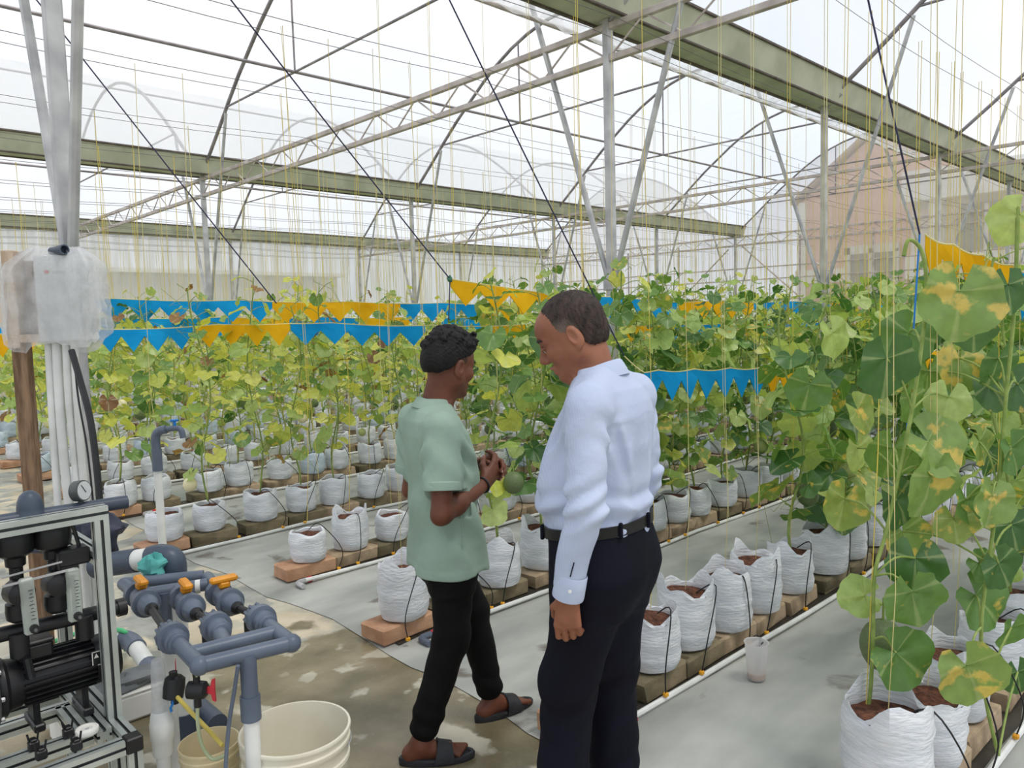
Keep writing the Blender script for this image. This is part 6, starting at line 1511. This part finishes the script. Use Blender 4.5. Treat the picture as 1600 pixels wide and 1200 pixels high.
# ================================================================ bunting, ropes, loose things
def felt(name, c1, c2): return mat(name, c1, c2, rough=.9, scale=5, bump=.2, bscale=60, spec=.1)
M_FBLUE = felt('blue_felt', C(30, 158, 220), C(20, 142, 204)); M_FYEL = felt('yellow_felt', C(240, 186, 34), C(224, 166, 22))
def bunting(pts, segs, hgt, lab, band_=.3, sag=.015):
    """pts: world polyline; segs: (t0, t1, colour, triangles) along it"""
    P = [Vector(p) for p in pts]; Ls = [0]
    for a, b in zip(P, P[1:]): Ls.append(Ls[-1]+(b-a).length)
    def pos(t):
        s = t*Ls[-1]
        for i in range(len(P)-1):
            if s <= Ls[i+1] or i == len(P)-2:
                f = (s-Ls[i])/max(1e-6, Ls[i+1]-Ls[i]); p = P[i].lerp(P[i+1], f); p.z -= sag*math.sin(math.pi*((t*5) % 1)); return p
    root = empty('bunting', tuple(P[0])); o = Vector(P[0]); rn = random.Random(int(P[0].x*1000))
    MB().tube([pos(k/40)-o for k in range(41)], .004, 5).build('cord', M_TWINE2, root)
    for (t0, t1, colr, nt_) in segs:
        b = MB(); V = []; F = []; dirv = (pos(t1)-pos(t0)); nrm = Vector((-dirv.y, dirv.x, 0)).normalized()
        for lay in (-.0025, .0025):
            for k in range(nt_*2+1):
                t = t0+(t1-t0)*k/(nt_*2); p = pos(t)-o; w = .012*math.sin(k*1.1+rn.uniform(0, 1)); tip = (k % 2 == 1)
                V.append(p+nrm*lay); V.append(p+Vector((0, 0, -hgt*band_))+nrm*(lay+w*.5)); V.append(p+Vector((0, 0, -hgt if tip else -hgt*band_))+nrm*(lay+w))
        n = nt_*2+1
        for lay in (0, 1):
            for k in range(nt_*2):
                a = lay*n*3+k*3; c = a+3; f1 = (a, c, c+1, a+1); f2 = (a+1, c+1, c+2) if k % 2 == 0 else (a+1, c+1, a+2)
                F += [f1, f2] if lay == 0 else [f1[::-1], f2[::-1]]
        for k in range(nt_*2):
            a = k*3; c = a+3; q = n*3; F.append((a, q+a, q+c, c)); F.append((a+2, c+2, q+c+2, q+a+2))
        b.add(V, F); b.build('flag_strip', M_FBLUE if colr == 'b' else M_FYEL, root)
    tag(root, lab, 'bunting', 'blue and yellow bunting')
def tx(x0, x1, x): return (x-x0)/(x1-x0)
def line_px(pxs, Y=None, deps=None):
    return [onY(x, y, Y) for x, y in pxs] if Y is not None else [at(x, y, d) for (x, y), d in zip(pxs, deps)]
def segs_px(pts, lst):
    """convert image x breaks into fractions along the world line"""
    P = [Vector(p) for p in pts]; tot = sum((b-a).length for a, b in zip(P, P[1:])); out = []
    N = 200; tab = []
    for k in range(N+1):
        s = k/N*tot; i = 0
        while i < len(P)-2 and s > (P[i+1]-P[i]).length: s -= (P[i+1]-P[i]).length; i += 1
        tab.append(proj(P[i].lerp(P[i+1], min(1, s/(P[i+1]-P[i]).length)))[0])
    f = lambda x: float(np.interp(x, tab, np.linspace(0, 1, N+1)))
    return [(f(a), f(b), c, n) for a, b, c, n in lst]
def bunt(pxs, lst, hgt, lab, Y=None, deps=None, **kw):
    p = line_px(pxs, Y, deps); bunting(p, segs_px(p, lst), hgt, lab, **kw)
bunt([(-40, 476), (150, 466), (745, 474), (830, 477)], [(-20, 30, 'y', 1), (150, 425, 'b', 6), (425, 625, 'y', 5), (625, 752, 'b', 4), (758, 828, 'y', 3)], .20, 'highest left bunting, long blue strip then yellow then blue', deps=(6.4, 6.6, 8.6, 8.8))
bunt([(-40, 512), (155, 496), (760, 495)], [(-10, 28, 'b', 1), (155, 360, 'b', 5), (362, 452, 'y', 3), (452, 560, 'b', 4), (562, 640, 'y', 3), (690, 758, 'b', 3)], .22, 'second left bunting, mostly blue with a short yellow strip', deps=(7.4, 7.8, 10.4))
bunt([(-60, 522), (452, 503), (665, 508), (820, 507)], [(-20, 60, 'y', 2), (150, 300, 'b', 4), (306, 380, 'y', 2), (382, 452, 'y', 2), (454, 664, 'b', 5), (770, 822, 'y', 2)], .17, 'lowest left bunting with a blue strip ending at the boy', deps=(5.6, 6.0, 6.6, 7.0))
bunt([(703, 436), (875, 458), (1060, 470), (1400, 471)], [(704, 905, 'y', 5), (908, 1058, 'b', 6), (1061, 1176, 'y', 5), (1178, 1296, 'b', 5), (1300, 1336, 'y', 2), (1346, 1396, 'b', 3)], .17, 'long bunting starting at the knotted rope, yellow then blue', deps=(5.3, 5.6, 7.0, 11.0))
bunt([(975, 556), (1006, 579), (1200, 573), (1240, 573)], [(1006, 1198, 'b', 7), (1198, 1238, 'y', 2)], .19, 'low blue bunting at the shoulder of the man in the blue shirt', deps=(4.9, 4.92, 5.2, 5.3))
bunt([(1445, 366), (1600, 421), (1680, 446)], [(1446, 1586, 'y', 5), (1588, 1670, 'b', 3)], .20, 'yellow bunting nearest the right edge above the big leaves', deps=(3.3, 3.25, 3.2))
bunt([(975, 508), (1290, 503)], [(975, 1042, 'y', 3), (1044, 1126, 'b', 4), (1134, 1202, 'y', 3), (1220, 1288, 'b', 4)], .2, 'lower far bunting right of the man, alternating yellow and blue', deps=(9.0, 11.5))
bunt([(1410, 548), (1475, 546)], [(1424, 1466, 'y', 3)], .16, 'short yellow bunting piece behind the big right leaves', deps=(5.2, 5.4))
# ropes
def rope(a, b, lab, r=.006, ext=.25, m_=None):
    a = Vector(a); b = Vector(b); a2 = a+(a-b)*ext
    pts = [a2.lerp(b, k/8)+Vector((0, 0, -.01*math.sin(math.pi*k/8))) for k in range(9)]
    o = MB().tube(pts, r, 6).build('rope', m_ or M_ROPE); tag(o, lab, 'rope', 'dark stay ropes')
rope(at(362, 0, 4.4), at(703, 436, 5.3), 'dark rope slanting down to the knot where the yellow bunting starts', .005)
rope(at(703, 0, 4.3), at(975, 556, 4.9), 'dark rope slanting down behind the bowed man head', .005)
rope(at(58, 0, 6.3), at(432, 474, 7.3), 'dark rope slanting down to the joint of the highest left bunting', .006)
rope(at(1357, 0, 3.1), at(1437, 366, 3.3), 'navy rope hanging steeply to the yellow bunting at right', .004)
rope(at(1437, 366, 3.3), at(1416, 690, 3.3), 'blue cord tail hanging below the right bunting corner', .004, 0, M_BLUE)
rope(at(703, 436, 5.3), at(701, 500, 5.3), 'short rope tail hanging under the bunting knot', .004, 0)
kn = at(703, 436, 5.3); crumple('rope_knot', tuple(kn), (.018, .018, .022), mat('green_cord', C(70, 120, 100)), 3, 'small green knot joining rope and yellow bunting', 'knot')
# measuring cup beside the drip pipe
cw = onz(1182, 1060, .012); root = empty('plastic_cup', (cw.x, cw.y, MAT_H))
F_CUP = film_mat('cup_plastic', (.86, .85, .84, 1), .62, trans=.5, vary=.1)
MB().lathe([(.036, 0), (.038, .004), (.05, .16), (.053, .163), (.053, .166), (.049, .164), (.036, .006)], 28, cap1=True).build('cup_wall', F_CUP, root)
MB().lathe([(.001, .03), (.0385, .03)], 24, cap0=False, cap1=False).lathe([(.0375, .008), (.0385, .03)], 24, cap0=False, cap1=False).build('residue', mat('pinkish_residue', C(206, 170, 150), C(190, 152, 132)), root)
MB().tube([(.0, -.01, .03), (.008, -.012, .15), (.012, -.012, .185)], .004, 6).build('stirrer', M_STEEL, root)
MB().tube(smoothpath([(.01, -.01, .15), (.06, .0, .15), (.1, .05, .15), (.14, .1, .11)], 5), .003, 5).build('tube', M_BLK, root)
tag(root, 'frosted plastic cup with a stirrer standing by the drip pipe', 'cup')

# large leaves of the vine nearest the camera
VX, VY = 2.72, .83
fv = empty('melon_vine', (2.60, .86, MAT_H)); o = Vector(fv.location); tag(fv, 'large melon vine nearest the camera with big blotched leaves and a dark melon', 'melon vine')
D0 = 2.55
big = [(1385, 560, 1385, 650, 115, 1, 2.45), (1500, 455, 1492, 560, 135, 4, 2.5), (1575, 445, 1590, 530, 80, 1, 2.5), (1425, 620, 1420, 690, 75, 0, 2.6), (1482, 620, 1470, 690, 75, 2, 2.6),
       (1450, 690, 1520, 745, 115, 4, 2.55), (1455, 745, 1440, 850, 120, 4, 2.5), (1550, 775, 1545, 850, 85, 4, 2.55), (1430, 872, 1430, 945, 95, 1, 2.5), (1425, 925, 1440, 1000, 105, 0, 2.42),
       (1352, 930, 1296, 935, 70, 2, 2.6), (1400, 1020, 1470, 1080, 110, 0, 2.45), (1510, 1040, 1545, 1120, 115, 4, 2.4), (1592, 335, 1560, 385, 85, 2, 2.6), (1300, 520, 1325, 590, 75, 2, 3.2),
       (1560, 880, 1590, 935, 80, 1, 2.6), (1530, 880, 1560, 910, 60, 0, 2.7), (1510, 780, 1525, 830, 70, 0, 2.6), (1580, 700, 1600, 760, 80, 0, 2.6), (1265, 600, 1250, 660, 75, 0, 3.3), (1340, 700, 1360, 760, 70, 2, 3.0)]
rn = random.Random(5); sm_ = MB()
for (x_, y_) in ((1500, 560), (1545, 600), (1590, 600), (1420, 520), (1530, 690), (1490, 810), (1580, 820), (1400, 780), (1525, 930), (1580, 980), (1410, 830), (1560, 560), (1450, 580), (1395, 700), (1590, 1050), (1340, 640), (1320, 780), (1520, 505)):
    big.append((x_, y_, x_+rn.uniform(-35, 35), y_+rn.uniform(30, 70), rn.uniform(65, 105), rn.choice((0, 1, 1, 0, 2, 4, 4)), rn.uniform(2.6, 3.0)))
stem = [at(1330, 1188, 2.5), at(1356, 1110, 2.5), at(1364, 1000, 2.5), at(1366, 900, 2.5), at(1385, 830, 2.52), at(1405, 740, 2.52), at(1425, 640, 2.52), at(1440, 540, 2.52), at(1448, 450, 2.55), at(1440, 392, 2.55), at(1420, 375, 2.55), at(1412, 400, 2.55)]
stem2 = [at(1560, 1180, 2.62), at(1540, 1090, 2.62), at(1533, 980, 2.6), at(1545, 880, 2.6), at(1560, 760, 2.6), at(1572, 620, 2.6), at(1585, 480, 2.6), at(1590, 340, 2.6)]
sm_.tube([p-o for p in smoothpath(stem, 5)], .0065, 8); sm_.tube([p-o for p in smoothpath(stem2, 5)], .0065, 8)
for (ax_, ay, tx_, ty, s, mi, d) in big:
    a = at(ax_, ay, d); t = at(tx_, ty, d+rn.uniform(-.03, .05)); size = s*d/1200*.78
    nrm = (-FW*rn.uniform(.7, 1)+UP*rn.uniform(.2, .6)+RT*rn.uniform(-.35, .35)); le = link('leaf', LEAF[mi][rn.randrange(4)], fv)
    le.matrix_local = Matrix.Translation(-o) @ leaf_matrix(a, t-a, nrm, size)
    best = min(stem+stem2, key=lambda q: (q-a).length+(.06 if q.z > a.z else 0)); 
    if (best-a).length < .5: sm_.tube([p-o for p in smoothpath([best, best.lerp(a, .5)+Vector((0, 0, .03)), a], 4)], .0038, 6, caps=False)
sm_.build('stem', M_STEM, fv)
mc = at(1380, 968, 2.58)-o; mo = link('melon', MEL[0], fv, tuple(mc)); mo.scale = (.075, .075, .083); link('fruit_stalk', mel_stalk, mo)
MB().tube([at(1375, 0, 2.5)+Vector((0, 0, .6))-o, at(1378, 300, 2.5)-o, at(1372, 700, 2.5)-o, at(1352, 1130, 2.5)-o], .0016, 5).build('twine', M_TWINE, fv)
